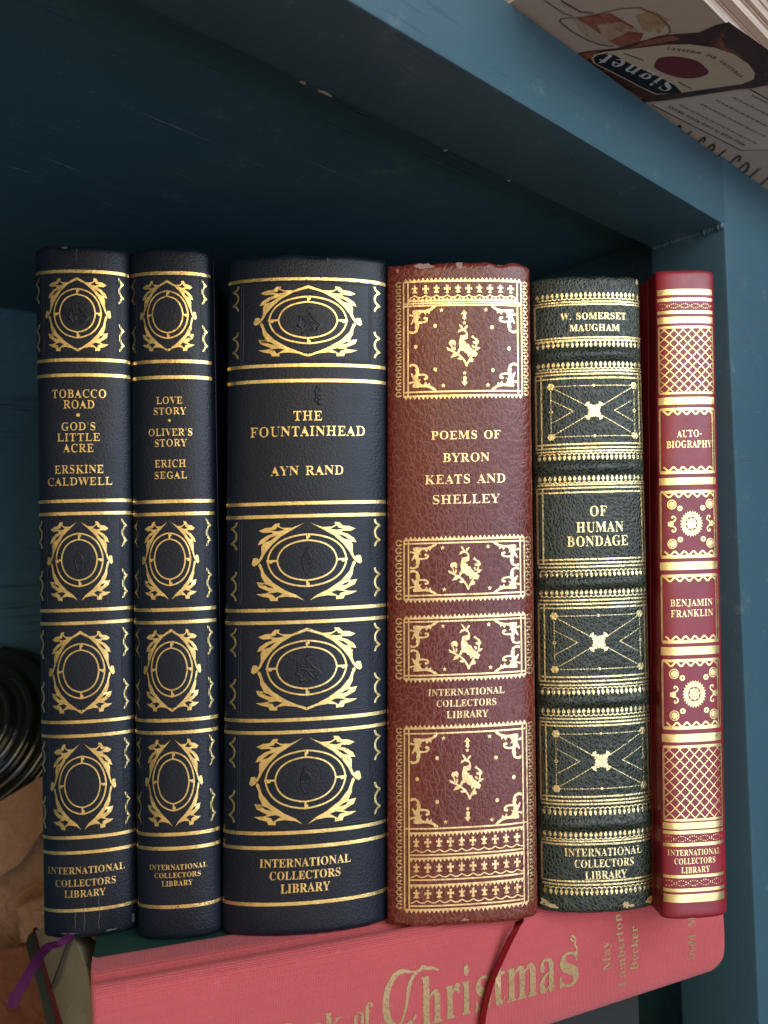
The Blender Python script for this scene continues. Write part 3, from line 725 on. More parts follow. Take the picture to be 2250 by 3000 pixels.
class Book:
    def __init__(s, name, label, x, y, W, H, yaw, tilt, lean, top, bot, sag, kind, mat, gmat, pw=2.2, q=.6, bands=(),
                 band_h=.0014, band_w=.0024, depth=.135, wear=.0005, mF=None, covmat=None, seed=0, joint=.006):
        s.W, s.H, s.sag, s.pw, s.q = W, H, sag, pw, q
        s.top, s.bot = top, bot
        s.F = H / (bot - top)
        s.tx, s.ty = math.tan(math.radians(-lean)), math.tan(math.radians(tilt))
        cy_, sy_ = math.cos(math.radians(yaw)), math.sin(math.radians(yaw))
        rot = lambda v: Vector((v[0] * cy_ - v[1] * sy_, v[0] * sy_ + v[1] * cy_, v[2]))
        s.p0 = Vector((x, y, PLANE_Z)) + rot((0, -sag, 0))
        s.dz = rot((s.tx, s.ty, 1))
        s.bands = [s.Z(v) for v in bands]
        s.bh, s.bw = band_h, band_w
        s.mat, s.gmat, s.kind = mat, gmat, kind
        s.root = empty(name, (x, y, PLANE_Z), math.radians(yaw))
        tag(s.root, label, 'book', 'books standing in a row on the pink book')
        rnd = random.Random(seed)
        # spine
        nx = 44
        zs = [0, .0002, .0006, .0012, .0020] + [.003 + (H - .006) * i / 90 for i in range(91)] + \
             [H - .0020, H - .0012, H - .0006, H - .0002, H]
        for bz in s.bands:
            zs += [bz + s.bw * k / 4 for k in range(-10, 11)]
        zs = sorted(set(round(z, 6) for z in zs))
        bm = bmesh.new()
        xs = [-W / 2 * math.cos(math.pi * i / nx) for i in range(nx + 1)]
        prof = [(-W / 2, joint), (-W / 2, joint * .5)] + [(x, None) for x in xs] + [(W / 2, joint * .5), (W / 2, joint)]
        rings = []
        for z in zs:
            e = min(z, H - z)
            r = .0018
            cv = r - math.sqrt(max(0, r * r - max(0, r - e) ** 2)) if e < r else 0
            row = []
            for x, yy in prof:
                y = yy if yy is not None else s.front(x, z)
                zz = z
                if z > H - .004:
                    k = (z - (H - .004)) / .004
                    zz += k * wear * (noise.noise(Vector((x * 150, seed * 3.1, 1))) + .22 * noise.noise(Vector((x * 900, seed, 2))))
                elif z < .004:
                    k = 1 - z / .004
                    zz += k * wear * .5 * abs(noise.noise(Vector((x * 300, seed * 2.1, 5))))
                row.append(bm.verts.new(s.shear(Vector((x * (1 - cv * .25 / max(W / 2, .001)), y + cv, zz)))))
            inner = []
            for x, yy in reversed(prof):
                y = yy if yy is not None else s.front(x, z) + .0016
                xx = x * (1 - .0032 / W)
                inner.append(bm.verts.new(s.shear(Vector((xx, max(y, s.front(x, z) + .0014) if yy is None else y, min(max(z, .0004), H - .0004))))))
            rings.append(row + inner)
        n = len(rings[0])
        for a, b in zip(rings, rings[1:]):
            for i in range(n):
                j = (i + 1) % n
                bm.faces.new((a[i], a[j], b[j], b[i]))
        m = len(prof)
        for R, flip in ((rings[0], True), (rings[-1], False)):
            for i in range(m - 1):
                q4 = (R[i], R[i + 1], R[n - 2 - i], R[n - 1 - i])
                bm.faces.new(q4 if not flip else tuple(reversed(q4)))
        s.spine = mesh_obj('spine', bm, mat, s.root, smooth=True, auto=50)
        # boards and leaves
        cm = covmat or mat
        for sd, nm in ((-1, 'front_cover'), (1, 'back_cover')):
            bm = bmesh.new()
            x0, x1 = sorted((sd * (W / 2 + .0002), sd * (W / 2 - .0026)))
            add_box(bm, (x0, joint + .0003, .0002), (x1, depth, H - .0006), .0007, lambda c: s.shear(c))
            mesh_obj(nm, bm, cm, s.root, smooth=True, auto=40)
        bm = bmesh.new()
        add_box(bm, (-W / 2 + .0029, .0024, .003), (W / 2 - .0029, depth - .004, H - .0035), .0004, lambda c: s.shear(c))
        mesh_obj('page_block', bm, M_LEAVES, s.root)

    def front(s, x, z=0.0):
        X = min(1.0, abs(2 * x / s.W))
        y = -s.sag * max(0.0, 1 - X ** s.pw) ** s.q
        for bz in s.bands:
            t = abs(z - bz) / s.bw
            if t < 2.6:
                k = max(0.0, 1 - X ** 5) ** .8
                y -= k * s.bh * (math.cos(min(1.0, t * .85) * math.pi / 2) ** 1.3)
        return y

    def shear(s, c):
        return Vector((c.x + s.tx * c.z, c.y + s.ty * c.z, c.z))

    def surf(s, x, z):
        X = max(-.4975 * s.W, min(.4975 * s.W, x))
        y = s.front(X, z)
        h = min(2e-4, .4995 * s.W - abs(X))
        h = max(h, 2e-5)
        dy = (s.front(X + h, z) - s.front(X - h, z)) / (2 * h)
        n = Vector((dy, -1, 0)).normalized()
        return s.shear(Vector((X, y, z))), n

    def Z(s, V):
        # height on the spine of a line seen at V in the photo, along the spine's centre
        a = V - 1500
        return -(a * s.p0.dot(FWD) + KF * s.p0.dot(UPV)) / (a * s.dz.dot(FWD) + KF * s.dz.dot(UPV))

    def X(s, U):
        return U * s.W / 2

    def put(s, d, name, mat=None, step=.0014, off=.00010):
        return d.build(name, s.surf, mat or s.gmat, s.spine, step, off)

    def lines(s, name, rows, thin=3.4):
        """rows of lettering: text, V centre, cap height, width (photo units), U centre"""
        d = Decal()
        for tx, V, cap, wd, U in rows:
            if tx == '*':
                d.disc(s.X(U), s.Z(V), cap * s.F, n=14)
            else:
                d.text(tx, s.X(U), s.Z(V), cap * s.F, wd * s.F, thin, jitter=.00004)
        return s.put(d, name)


M_LEAVES = paper_edges('book_leaves', (.62, .55, .42), 3000, 'X')

NAVY = (.0054, .0088, .0150)
navy = [leather('navy_leather', 'navy', NAVY, None, (i * .31, 0, i * .17), .36, .36) for i in range(3)]
gold_n = [gold('gold_foil', 'navy', NAVY, (i * .31, 0, i * .17), w) for i, w in ((0, .37), (1, .385), (2, .365))]

# ---- the ornament of the navy books, drawn for a 1 x 1 half frame and scaled
def _nrm(L):
    return [((x - 862) / 531, (560 - y) / 372) for x, y in L]


AC_UP_OUT = _nrm([(930, 212), (1010, 240), (1100, 238), (1132, 222), (1124, 195), (1170, 198), (1205, 232), (1265, 236), (1328, 262),
                  (1282, 282), (1200, 278), (1192, 292), (1250, 310), (1312, 350), (1337, 394), (1285, 384), (1302, 412),
                  (1300, 480), (1322, 533), (1345, 515), (1378, 518), (1386, 545), (1394, 578), (1372, 596), (1342, 582), (1318, 556)])
AC_UP_IN = _nrm([(1302, 540), (1268, 478), (1208, 402), (1118, 322), (1004, 258)])
AC_LO_OUT = _nrm([(960, 897), (1060, 885), (1140, 893), (1142, 925), (1212, 922), (1225, 893), (1290, 880), (1346, 856), (1262, 852), (1215, 838),
                  (1262, 818), (1322, 790), (1345, 744), (1268, 752), (1302, 690), (1306, 640), (1332, 588), (1318, 566)])
AC_LO_IN = _nrm([(1302, 580), (1270, 664), (1188, 752), (1066, 828), (954, 878)])
AC_HOLES = [[(mx + (x - mx) * 1.3, my + (y - my) * 1.35) for h2 in [_nrm(h)] for mx, my in [(sum(p[0] for p in h2) / len(h2), sum(p[1] for p in h2) / len(h2))]
             for x, y in h2] for h in ([(1098, 258), (1150, 233), (1160, 250), (1200, 258), (1150, 266)],
                              [(1166, 316), (1215, 330), (1262, 364), (1215, 352)],
                              [(1190, 800), (1225, 778), (1268, 766), (1240, 790)],
                              [(1108, 858), (1150, 846), (1222, 856), (1180, 866), (1166, 888)])]


def ogive(rx, ry, n=44, pk=.025):
    out = []
    for i in range(n):
        a = 2 * math.pi * i / n
        c, q = math.cos(a), math.sin(a)
        k = 1 + pk * (math.exp(-(c / .16) ** 2) + .7 * math.exp(-(q / .16) ** 2))
        out.append((rx * math.copysign(abs(c) ** .93, c) * k, ry * math.copysign(abs(q) ** .93, q) * k))
    return out


def medallion(bk, V0, V1, U, half, closed):
    d = Decal()
    cx, cy = bk.X(U), bk.Z((V0 + V1) / 2)
    hw, hh = half * bk.W / 2, (V1 - V0) / 2 * bk.F
    top = [(.0, 1.0), (.035, .985)] if closed else [(.05, .985)]
    topi = [(.0, .925)] if closed else []
    bot = [(.0, -1.0), (.02, -.99)] if closed else [(.05, -.985)]
    boti = [(.0, -.93)] if closed else []
    for sx in (1, -1):
        tf = lambda L: [(cx + sx * x * hw, cy + y * hh) for x, y in L]
        d.fill([tf(top + AC_UP_OUT + AC_UP_IN + topi)] + [tf(h) for h in AC_HOLES[:2]])
        d.fill([tf(bot + AC_LO_OUT + AC_LO_IN + boti)] + [tf(h) for h in AC_HOLES[2:]])
    w = (4.8 if bk.W > .04 else 4.0) * bk.F
    oc = cy + .03 * hh
    r1, r2 = (.70, .645), (.53, .495)
    d.stroke([(cx + x, oc + y) for x, y in ogive(r1[0] * hw, r1[1] * hh)], w, True)
    d.stroke([(cx + x, oc + y) for x, y in ogive(r2[0] * hw, r2[1] * hh)], w * .95, True)
    for ax, ay in ((1, 0), (-1, 0), (0, 1), (0, -1)):
        p, q = (r1[0] * hw * ax, r1[1] * hh * ay), (r2[0] * hw * ax, r2[1] * hh * ay)
        d.line(cx + p[0] * 1.05, oc + p[1] * 1.05, cx + q[0], oc + q[1], w * 1.2)
        mx, my = cx + (p[0] * .62 + q[0] * .38) * 1.03, oc + (p[1] * .62 + q[1] * .38) * 1.03
        d.disc(mx + w * .5 * abs(ay), my - w * .5 * abs(ax), w * 1.15, n=12)
    bk.put(d, 'gilt_medallion')


SCROLL = [(-.9, 1), (-.35, .72), (.55, .60), (1, .52), (.2, .42), (-.55, .22), (-.75, 0), (-.55, -.22), (.15, -.42), (1, -.55), (.3, -.62),
          (-.35, -.76), (-.85, -1)]


def side_scrolls(bk, V0, V1, UL, UR):
    hgt = V1 - V0
    for c0, half in ((V0 + hgt * .155, hgt * .175), (V0 + hgt * .80, hgt * .185)):
        for U, sx in ((UL, -1), (UR, 1)):
            wx = 8.0 * bk.F * (1 if bk.W > .04 else .62)
            pts = [(bk.X(U) + sx * (x * wx) * (1 if U * sx > 0 else -1), bk.Z(c0) + y * half * bk.F) for x, y in SCROLL]
            d = Decal()
            d.stroke(smooth_path(pts, 3), (5.6 if bk.W > .04 else 4.6) * bk.F)
            bk.put(d, 'gilt_scroll')


def blind_tooling(bk, V0, V1, motif, U=0.0):
    """uncoloured stamping: a fine frame and a leaf or an acorn"""
    d = Decal()
    x0, x1 = bk.X(-.80), bk.X(.78)
    z0, z1 = bk.Z(V0), bk.Z(V1)
    for k in (0, 1):
        e = .0007 * k
        for a in ((x0 - e, z0 + e, x1 + e, z0 + e), (x1 + e, z0 + e, x1 + e, z1 - e), (x1 + e, z1 - e, x0 - e, z1 - e), (x0 - e, z1 - e, x0 - e, z0 + e)):
            d.line(*a, .0005, .00012)
    cx, cz = bk.X(U), bk.Z((V0 + V1) / 2)
    q = bk.F * (1.0 if bk.W > .04 else .8)
    if motif == 'leaf':
        L = [(0, -34), (8, -22), (24, -34), (26, -18), (40, -6), (24, 4), (14, 14), (4, 28), (0, 12), (-14, 14), (-26, 18), (-22, 2), (-30, -8),
             (-16, -16), (-18, -32), (-6, -24)]
        d.stroke([(cx + x * q, cz + (y - 4) * q) for x, y in L], 7 * q, True, .0003)
        for x, y in ((20, -24), (28, -6), (-18, 6), (-14, -24)):
            d.line(cx, cz - 2 * q, cx + x * q, cz + (y - 2) * q, 6 * q, .00025)
        d.stroke([(cx + x * q, cz + y * q) for x, y in ((2, 22), (-4, 32), (2, 40), (16, 40))], 5 * q, False, .00025)
    elif motif == 'acorn':
        L = [(0, -38), (10, -22), (14, -2), (12, 12), (6, 24), (-6, 26), (-13, 12), (-14, -2), (-9, -22)]
        d.stroke([(cx + x * q, cz + y * q) for x, y in L], 5 * q, True, .00028)
        d.stroke([(cx + x * q, cz + y * q) for x, y in ((-14, -2), (0, -6), (14, -2))], 5 * q, False, .00025)
        for k in range(3):
            d.line(cx + (-8 + 6 * k) * q, cz + 2 * q, cx + (-2 + 6 * k) * q, cz + 16 * q, 3.5 * q, .0002)
        d.stroke([(cx + x * q, cz + y * q) for x, y in ((0, 26), (-6, 36), (4, 40))], 4 * q, False, .0002)
    for zz in (bk.Z(V0 + 34), bk.Z(V1 - 20)):
        d.line(cx - 15 * q, zz, cx + 15 * q, zz, 5 * q, .0002)
        d.line(cx, zz, cx, zz - 12 * q, 4 * q, .0002)
    bk.put(d, 'blind_tooling', bk.mat, None, .00002)


def rules(bk, Vs, thick, U0=-1.0, U1=1.0):
    for V in Vs:
        d = Decal()
        x0, x1 = bk.X(U0), bk.X(U1)
        n = 40
        t = thick * bk.F
        pts = [(x0 + (x1 - x0) * i / n, bk.Z(V)) for i in range(n + 1)]
        d.stroke(pts, [t * random.uniform(.94, 1.05) for _ in pts])
        bk.put(d, 'gilt_rule', step=None)


def navy_book(bk, rl, meds, UL, UR, mU, mh, motifs, thick):
    rules(bk, rl, thick)
    pan = ((0, 1), (4, 5), (6, 7), (8, 9)) if len(rl) == 12 else None
    for i, (V0, V1) in enumerate(meds):
        medallion(bk, V0, V1, mU[i], mh, i in (0, 2))
        side_scrolls(bk, V0, V1, UL, UR)
        blind_tooling(bk, V0 - 6, V1 + 8, motifs[i], mU[i])


# ---- first navy book
b1 = Book('hardback_book', 'worn navy leather book with frayed top, leftmost of the row, above the purple ribbon',
          -.0966, .2393, .0284, .2168, 6.8, -1.8, -.6, 720, 2736, .0042, 'navy', navy[0], gold_n[0], 2.2, .55, wear=.0011, seed=1)
navy_book(b1, [795, 1054, 1098.5, 1467, 1504, 1787, 1825, 2114, 2155, 2452, 2496, 2665],
          [(813, 1029), (1527, 1760), (1849, 2089), (2177, 2430)], -.93, .85, (-.05, -.075, -.07, -.07), .70,
          ('leaf', 'acorn', 'none', 'none'), 9.5)
b1.lines('title', [('TOBACCO', 1153, 23, 155, -.04), ('ROAD', 1184.5, 23, 89, -.04), ('*', 1216, 5.2, 0, -.06),
                   ("GOD'S", 1249, 22, 99, -.06), ('LITTLE', 1281, 22, 122, -.06), ('ACRE', 1312.5, 23, 86, -.06)])
b1.lines('author', [('ERSKINE', 1374.5, 23, 139, -.06), ('CALDWELL', 1410, 22, 184, -.06)])
b1.lines('publisher_name', [('INTERNATIONAL', 2548, 19.5, 218, -.04), ('COLLECTORS', 2585, 19.5, 171, -.04), ('LIBRARY', 2616, 20, 116, -.05)], 1.0)

# ---- second navy book
b2 = Book('hardback_book', 'slim navy leather book second from the left, beside the dark gap',
          -.0676, .2367, .0258, .2176, 3.3, .4, -.1, 731, 2745, .0042, 'navy', navy[1], gold_n[1], 2.2, .55, wear=.0006, seed=2)
navy_book(b2, [800, 1058.5, 1105, 1468.8, 1505.5, 1786, 1823, 2110, 2146, 2444, 2485, 2656],
          [(818, 1032), (1526, 1757), (1844, 2083), (2167, 2418)], -.88, .86, (-.01, -.045, -.04, -.04), .69,
          ('none', 'none', 'none', 'none'), 10)
b2.lines('title', [('LOVE', 1173, 20, 77, 0), ('STORY', 1204, 20, 96, 0), ('*', 1232, 4.2, 0, 0), ("OLIVER'S", 1266, 20.5, 129, .01),
                   ('STORY', 1297.5, 20.5, 95, .01)])
b2.lines('author', [('ERICH', 1358, 21, 92, .0), ('SEGAL', 1392, 20, 95, .0)])
b2.lines('publisher_name', [('INTERNATIONAL', 2540, 14, 164, .03), ('COLLECTORS', 2563.5, 13.5, 132, .02), ('LIBRARY', 2587, 14.5, 88, .01)], 1.2)

# ---- broad navy book
b3 = Book('hardback_book', 'broad navy leather book with wide gilt ovals and a glossy black mark',
          -.0286, .2388, .0517, .2149, 5.3, .8, -1.6, 756, 2728, .0060, 'navy', navy[2], gold_n[2], 2.1, .6, wear=.0008, seed=3)
navy_book(b3, [817.5, 1069.6, 1114.8, 1473.5, 1511, 1785, 1821.5, 2107, 2143, 2437, 2480, 2645],
          [(834, 1047), (1530, 1759), (1842, 2077), (2163, 2410)], -.885, .875, (.01, .01, .01, .0), .675,
          ('leaf', 'acorn', 'leaf', 'acorn'), 10)
b3.lines('title', [('THE', 1218, 27, 87, .01), ('FOUNTAINHEAD', 1263, 28, 339, .015)])
b3.lines('author', [('AYN RAND', 1378, 26, 214, .01)])
b3.lines('publisher_name', [('INTERNATIONAL', 2525, 23, 260, .0), ('COLLECTORS', 2562, 23, 203, .0), ('LIBRARY', 2600, 25, 140, .0)], -.5)
M_GLINT = plain('glossy_scab', (.012, .012, .016), .12, .3, 400, (1500, .0005))
bm = bmesh.new()
for k in range(14):
    V = 1136 + k * 3.6
    p, nn = b3.surf(b3.X(.13 + .02 * math.sin(k * 1.7)), b3.Z(V))
    r = .0004 + .0003 * random.random()
    bmesh.ops.create_icosphere(bm, subdivisions=2, radius=1, matrix=Matrix.Translation(p) @ Matrix.Diagonal((r, r * .6, r * 1.3, 1)))
mesh_obj('glossy_mark', bm, M_GLINT, b3.spine, smooth=True)

# ---- brown book
BROWN = (.135, .021, .012)
brown = leather('brown_leather', 'brown', BROWN, (.21, .055, .034), (0, 0, 0), .21, .42)
gold_b = gold('gold_foil_brown', 'brown', BROWN, (0, 0, 0), .355, (.94, .68, .34))
b4 = Book('hardback_book', 'reddish brown crackled leather book with gilt birds and torn top edge',
          .0215, .2403, .0483, .2132, 3.5, 1.7, -1.7, 771, 2703, .0042, 'brown', brown, gold_b, 2.6, .5, wear=.0016, seed=4)


def bX(px, l=95, r=1310):
    return b4.X((px - (l + r) / 2) / ((r - l) / 2))


FL, FI, FJ, FR = b4.X(-.78), b4.X(-.722), b4.X(.795), b4.X(.853)


def teeth(d, x0, x1, V, up, n, base=5.0, th=8.0):
    z = b4.Z(V)
    b = base * b4.F / 2
    d.stroke([(x0 + (x1 - x0) * i / 30, z) for i in range(31)], b * 2)
    s_ = 1 if up else -1
    st = (x1 - x0) / n
    for i in range(n):
        a = x0 + st * i
        d.add([(a + st * .08, z + s_ * b * .9), (a + st * .92, z + s_ * b * .9), (a + st * .5, z + s_ * (b + th * b4.F * random.uniform(.9, 1.1)))], [(0, 1, 2)])


def hrule(d, x0, x1, V, w=4.6):
    d.stroke([(x0 + (x1 - x0) * i / 30, b4.Z(V)) for i in range(31)], w * b4.F)


def vrule(d, x, V0, V1, w=4.6):
    d.line(x, b4.Z(V0), x, b4.Z(V1), w * b4.F)


def curls(d, U, V0, V1, n, mir):
    st = (V1 - V0) / n
    for i in range(n):
        x, z = b4.X(U), b4.Z(V0 + st * (i + .5))
        r = st * .36 * b4.F
        a0 = math.radians(55)
        pts = []
        for k in range(15):
            a = a0 + (2 * math.pi - math.radians(95)) * k / 14
            pts.append((x + mir * r * 1.05 * math.cos(a), z + r * math.sin(a)))
        pts.append((x + mir * r * .2, z - r * .55))
        d.stroke(pts, [2.6 * b4.F + 1.6 * b4.F * (k / 15) for k in range(16)])
        d.disc(x + mir * r * .75, z + r * .62, 2.6 * b4.F, n=8)


FLEUR = [(0, 34), (6, 24), (5, 14), (16, 18), (20, 10), (14, 4), (10, 8), (8, 0), (8, -8), (16, -14), (16, -20), (6, -18), (0, -24)]
FLEUR = FLEUR + [(-x, y) for x, y in reversed(FLEUR[1:-1])]
CROSS = [(8, 30), (5, 16), (5, 10), (20, 14), (20, -2), (5, 2), (5, -8), (10, -22), (0, -26)]
CROSS = CROSS + [(-x, y) for x, y in reversed(CROSS)][1:] if False else [(9, 30), (5, 12), (21, 15), (21, -2), (5, 2), (7, -14), (12, -20), (0, -26),
                                                                          (-12, -20), (-7, -14), (-5, 2), (-21, -2), (-21, 15), (-5, 12), (-9, 30)]


def fleur_row(d, V, Vs):
    x0, x1 = FI, FJ
    n = 10
    st = (x1 - x0) / (n + .25)
    k = b4.F * .47
    for i in range(n):
        x = x0 + st * (i + .62)
        sh = FLEUR if i % 2 == 0 else CROSS
        d.fill([[(x + a * k, b4.Z(V) + b * k) for a, b in sh]])
    for i in range(-1, n):
        a = x0 + st * (i + .62)
        pts = []
        for j in range(9):
            t = j / 8
            xx = a + st * t
            if xx < x0 or xx > x1:
                continue
            pts.append((xx, b4.Z(Vs) - 7 * b4.F * math.sin(math.pi * t)))
        if len(pts) > 2:
            d.stroke(pts, 3.4 * b4.F)


_zs = 350 / 1659
SPRIG = [(410, 155), (380, 190), (320, 225), (310, 270), (280, 240), (255, 285), (230, 240), (190, 250), (165, 290), (190, 330), (155, 310),
         (150, 368), (215, 375), (255, 360), (266, 340), (240, 346), (224, 325), (245, 305), (285, 320), (290, 360), (260, 392), (200, 402),
         (162, 402), (165, 450), (140, 520), (90, 546), (40, 546), (25, 515), (45, 498), (70, 516), (105, 505), (125, 462), (103, 472),
         (118, 412), (95, 372), (60, 416), (48, 400), (73, 340), (92, 302), (60, 292), (30, 290), (20, 270), (40, 254), (66, 270), (92, 268),
         (70, 240), (74, 205), (130, 200), (180, 208), (250, 208), (320, 188), (360, 155)]
ARROW = [(0, 42), (32, 0), (16, 4), (16, -25), (22, -40), (4, -60), (-18, -44), (-12, -25), (-12, 2), (-34, -2)]
BIRD_PARTS = [
    [(685, 440), (720, 460), (745, 500), (755, 510), (765, 480), (790, 460), (812, 462), (795, 495), (772, 515), (797, 550), (808, 590), (806, 640),
     (782, 652), (745, 662), (765, 690), (787, 692), (770, 712), (820, 722), (836, 760), (870, 790), (920, 830), (947, 852), (920, 902),
     (880, 890), (850, 870), (812, 900), (800, 852), (768, 842), (740, 812), (702, 812), (672, 862), (655, 850), (665, 802), (690, 772),
     (680, 700), (702, 602), (760, 592), (788, 580), (772, 550), (730, 532), (700, 546), (663, 560), (680, 520), (722, 503), (695, 475)],
    [(535, 698), (560, 665), (610, 660), (637, 690), (630, 737), (612, 742), (600, 720), (578, 722), (562, 742), (545, 720)],
    [(505, 760), (545, 778), (566, 820), (520, 802)], [(560, 908), (600, 852), (666, 850), (642, 892)],
    [(655, 922), (700, 900), (742, 936), (690, 942)], [(608, 756), (632, 760), (627, 800), (600, 818)],
    [(820, 940), (860, 920), (884, 930), (880, 968), (820, 978)],
    [(855, 625), (880, 598), (906, 632), (942, 650), (967, 690), (957, 717), (890, 717), (873, 690), (922, 684), (900, 648)],
    [(905, 800), (950, 768), (988, 770), (940, 812)], [(858, 742), (885, 733), (907, 770), (885, 785)]]
BIRD_STEMS = [([(790, 1032), (760, 960), (690, 880), (600, 825), (530, 785)], 26), ([(590, 800), (572, 730)], 18),
              ([(785, 1020), (835, 930), (880, 865)], 26), ([(870, 860), (918, 800), (932, 715)], 20)]


def sprig(d, x, z, sx, sz, ky):
    q = b4.F * _zs
    d.fill([[(x + sx * (a - 10) * q, z - sz * (b - 155) * q * ky) for a, b in SPRIG]])


def bird(d, V0, V1):
    cx, cz = b4.X(.035), b4.Z((V0 + V1) / 2)
    q = b4.F * _zs
    ky = (V1 - V0) / (592 * _zs) * q
    tf = lambda a, b: (cx + (a - 748) * q, cz - (b - 736) * ky)
    for P in BIRD_PARTS:
        d.fill([[tf(a, b) for a, b in P]])
    for P, w in BIRD_STEMS:
        d.stroke([tf(a, b) for a, b in smooth_path(P, 3)], w * q)


def dot(d, px, V, r=6.0):
    d.disc(px, b4.Z(V), r * b4.F * .86, r * b4.F)


def brown_panel(d, V0, V1, big):
    """corner sprigs, stars, bird; V0, V1 the inner rules"""
    for x, sx in ((FI, 1), (FJ, -1)):
        ky = 1.0 if big else .88
        sprig(d, x, b4.Z(V0), sx, 1, ky)
        sprig(d, x, b4.Z(V1), sx, -1, ky)
    for px in (540, 912):
        d.star(bX(px), b4.Z(V0 + 12), 7 * b4.F)
        d.star(bX(px + 12), b4.Z(V1 - 14), 7 * b4.F)
    if big:
        cx = b4.X(.045)
        for V, sz in ((V0 + 13, 1), (V1 - 13, -1)):
            q = b4.F * _zs * 1.4
            d.fill([[(cx + a * q, b4.Z(V) + sz * (b - 40) * q) for a, b in ARROW]])
        d.star(cx, b4.Z(V0 + 50), 6.5 * b4.F)
        d.star(cx, b4.Z(V1 - 50), 6.5 * b4.F)
        m = (V0 + V1) / 2
        for px, dv in ((487, -66), (962, -60), (328, -6), (1108, 2), (487, 62), (968, 66)):
            dot(d, bX(px), m + dv)
        bird(d, m - 72, m + 56)
    else:
        bird(d, V0 + 8, V1 - 12)


def brown_frame(V0, V1, ncurl, extra):
    d = Decal()
    extra(d)
    for x in (FL, FI, FJ, FR):
        vrule(d, x, V0, V1, 4.2)
    curls(d, -.848, V0 - 4, V1, ncurl, 1)
    curls(d, .912, V0 - 4, V1, ncurl, -1)
    b4.put(d, 'gilt_panel')


def _pA(d):
    teeth(d, FL, FR, 823, True, 28)
    fleur_row(d, 848, 864)
    teeth(d, FI, FJ, 880, True, 27)
    hrule(d, FL, FR, 887)
    hrule(d, FL, FR, 894)
    brown_panel(d, 896, 1143, True)
    hrule(d, FL, FR, 1146)
    teeth(d, FL, FR, 1158, False, 28)


def _pB(d):
    teeth(d, FL, FR, 1579, True, 28)
    hrule(d, FL, FR, 1589)
    brown_panel(d, 1591, 1739, False)
    hrule(d, FL, FR, 1741)
    teeth(d, FL, FR, 1752, False, 28)


def _pC(d):
    teeth(d, FL, FR, 1808, True, 28)
    hrule(d, FL, FR, 1818)
    brown_panel(d, 1820, 1972, False)
    hrule(d, FL, FR, 1975)
    teeth(d, FL, FR, 1985, False, 28)


def _pD(d):
    teeth(d, FL, FR, 2130, True, 28)
    hrule(d, FL, FR, 2145)
    brown_panel(d, 2148, 2419, True)
    hrule(d, FL, FR, 2423)
    for a in (2436, 2510, 2588):
        teeth(d, FI, FJ, a, False, 28)
    for V, Vs in ((2466, 2484), (2540, 2558), (2616, 2633)):
        fleur_row(d, V, Vs)
    for V in (2500, 2573, 2649):
        hrule(d, FI, FJ, V)
    teeth(d, FL, FR, 2660, False, 28)


brown_frame(823, 1160, 18, _pA)
brown_frame(1579, 1754, 8, _pB)
brown_frame(1808, 1987, 8, _pC)
brown_frame(2130, 2660, 27, _pD)
b4.lines('title', [('POEMS OF', 1274, 24, 210, .06), ('BYRON', 1340, 25, 141, .06), ('KEATS AND', 1403, 26, 243, .05), ('SHELLEY', 1462, 25.5, 203, .05)], 2.2)
b4.lines('publisher_name', [('INTERNATIONAL', 2026, 19, 224, .04), ('COLLECTORS', 2059, 19, 177, .04), ('LIBRARY', 2092, 20, 122, .05)], 0)
# torn, scuffed head of the brown spine
M_SCUFF = plain('scuffed_board', (.33, .19, .155), .9, .25, 900, (2000, .0002))
M_SCUFF_D = plain('scuffed_edge', (.085, .08, .08), .9, .3, 900, (2000, .0002))


def scuff(bk, spots, mat):
    for U, V, rx, rz in spots:
        d = Decal()
        n = 13
        pts = []
        for i in range(n):
            a = 2 * math.pi * i / n
            k = .55 + .75 * random.random()
            pts.append((bk.X(U) + rx * k * math.cos(a), max(.0002, min(bk.H - .0001, bk.Z(V) + rz * k * math.sin(a)))))
        d.fill([pts])
        bk.put(d, 'scuff', mat, None, .00014)


scuff(b4, [(-.52, 779, .0034, .0012), (-.02, 780, .0014, .0011), (.40, 781, .0012, .0005), (-.86, 786, .0005, .0008), (.0, 2694, .0012, .0005)], M_SCUFF)

# ---- green book
GREEN = (.0060, .0150, .0100)
green = leather('green_leather', 'green', GREEN, (.062, .068, .042), (0, 0, 0), .34, .42)
gold_g = gold('gold_foil_green', 'green', GREEN, (0, 0, 0), .375, (.95, .76, .38))
b5 = Book('hardback_book', 'dark green pebbled leather book with raised bands and gilt crosses',
          .0659, .2462, .0382, .2110, 1.6, 3.2, -2.0, 813, 2656, .0050, 'green', green, gold_g, 2.3, .55,
          bands=(1038, 1368, 1705, 2050.5, 2411), wear=.0006, seed=5)


def bead_band(V, up):
    d = Decal()
    x0, x1 = b5.X(-.95), b5.X(.97)
    n = 23
    st = (x1 - x0) / n
    q = b5.F
    sg = 1 if up else -1
    for i in range(n):
        x = x0 + st * (i + .5)
        z = b5.Z(V)
        jx = random.uniform(-.3, .3) * q
        d.disc(x + jx, z + sg * 5 * q, 4.6 * q, 5.6 * q, n=9)
        d.disc(x + jx, z + sg * 10.5 * q, 2.6 * q, 3.0 * q, n=7)
        d.ring(x + st / 2, z - sg * 2.5 * q, st * .46, 2.6 * q, 8, *((math.pi, 2 * math.pi) if up else (0, math.pi)), ry=5 * q)
        d.disc(x, z - sg * 4.5 * q, 2.4 * q, n=6)
    b5.put(d, 'gilt_border')


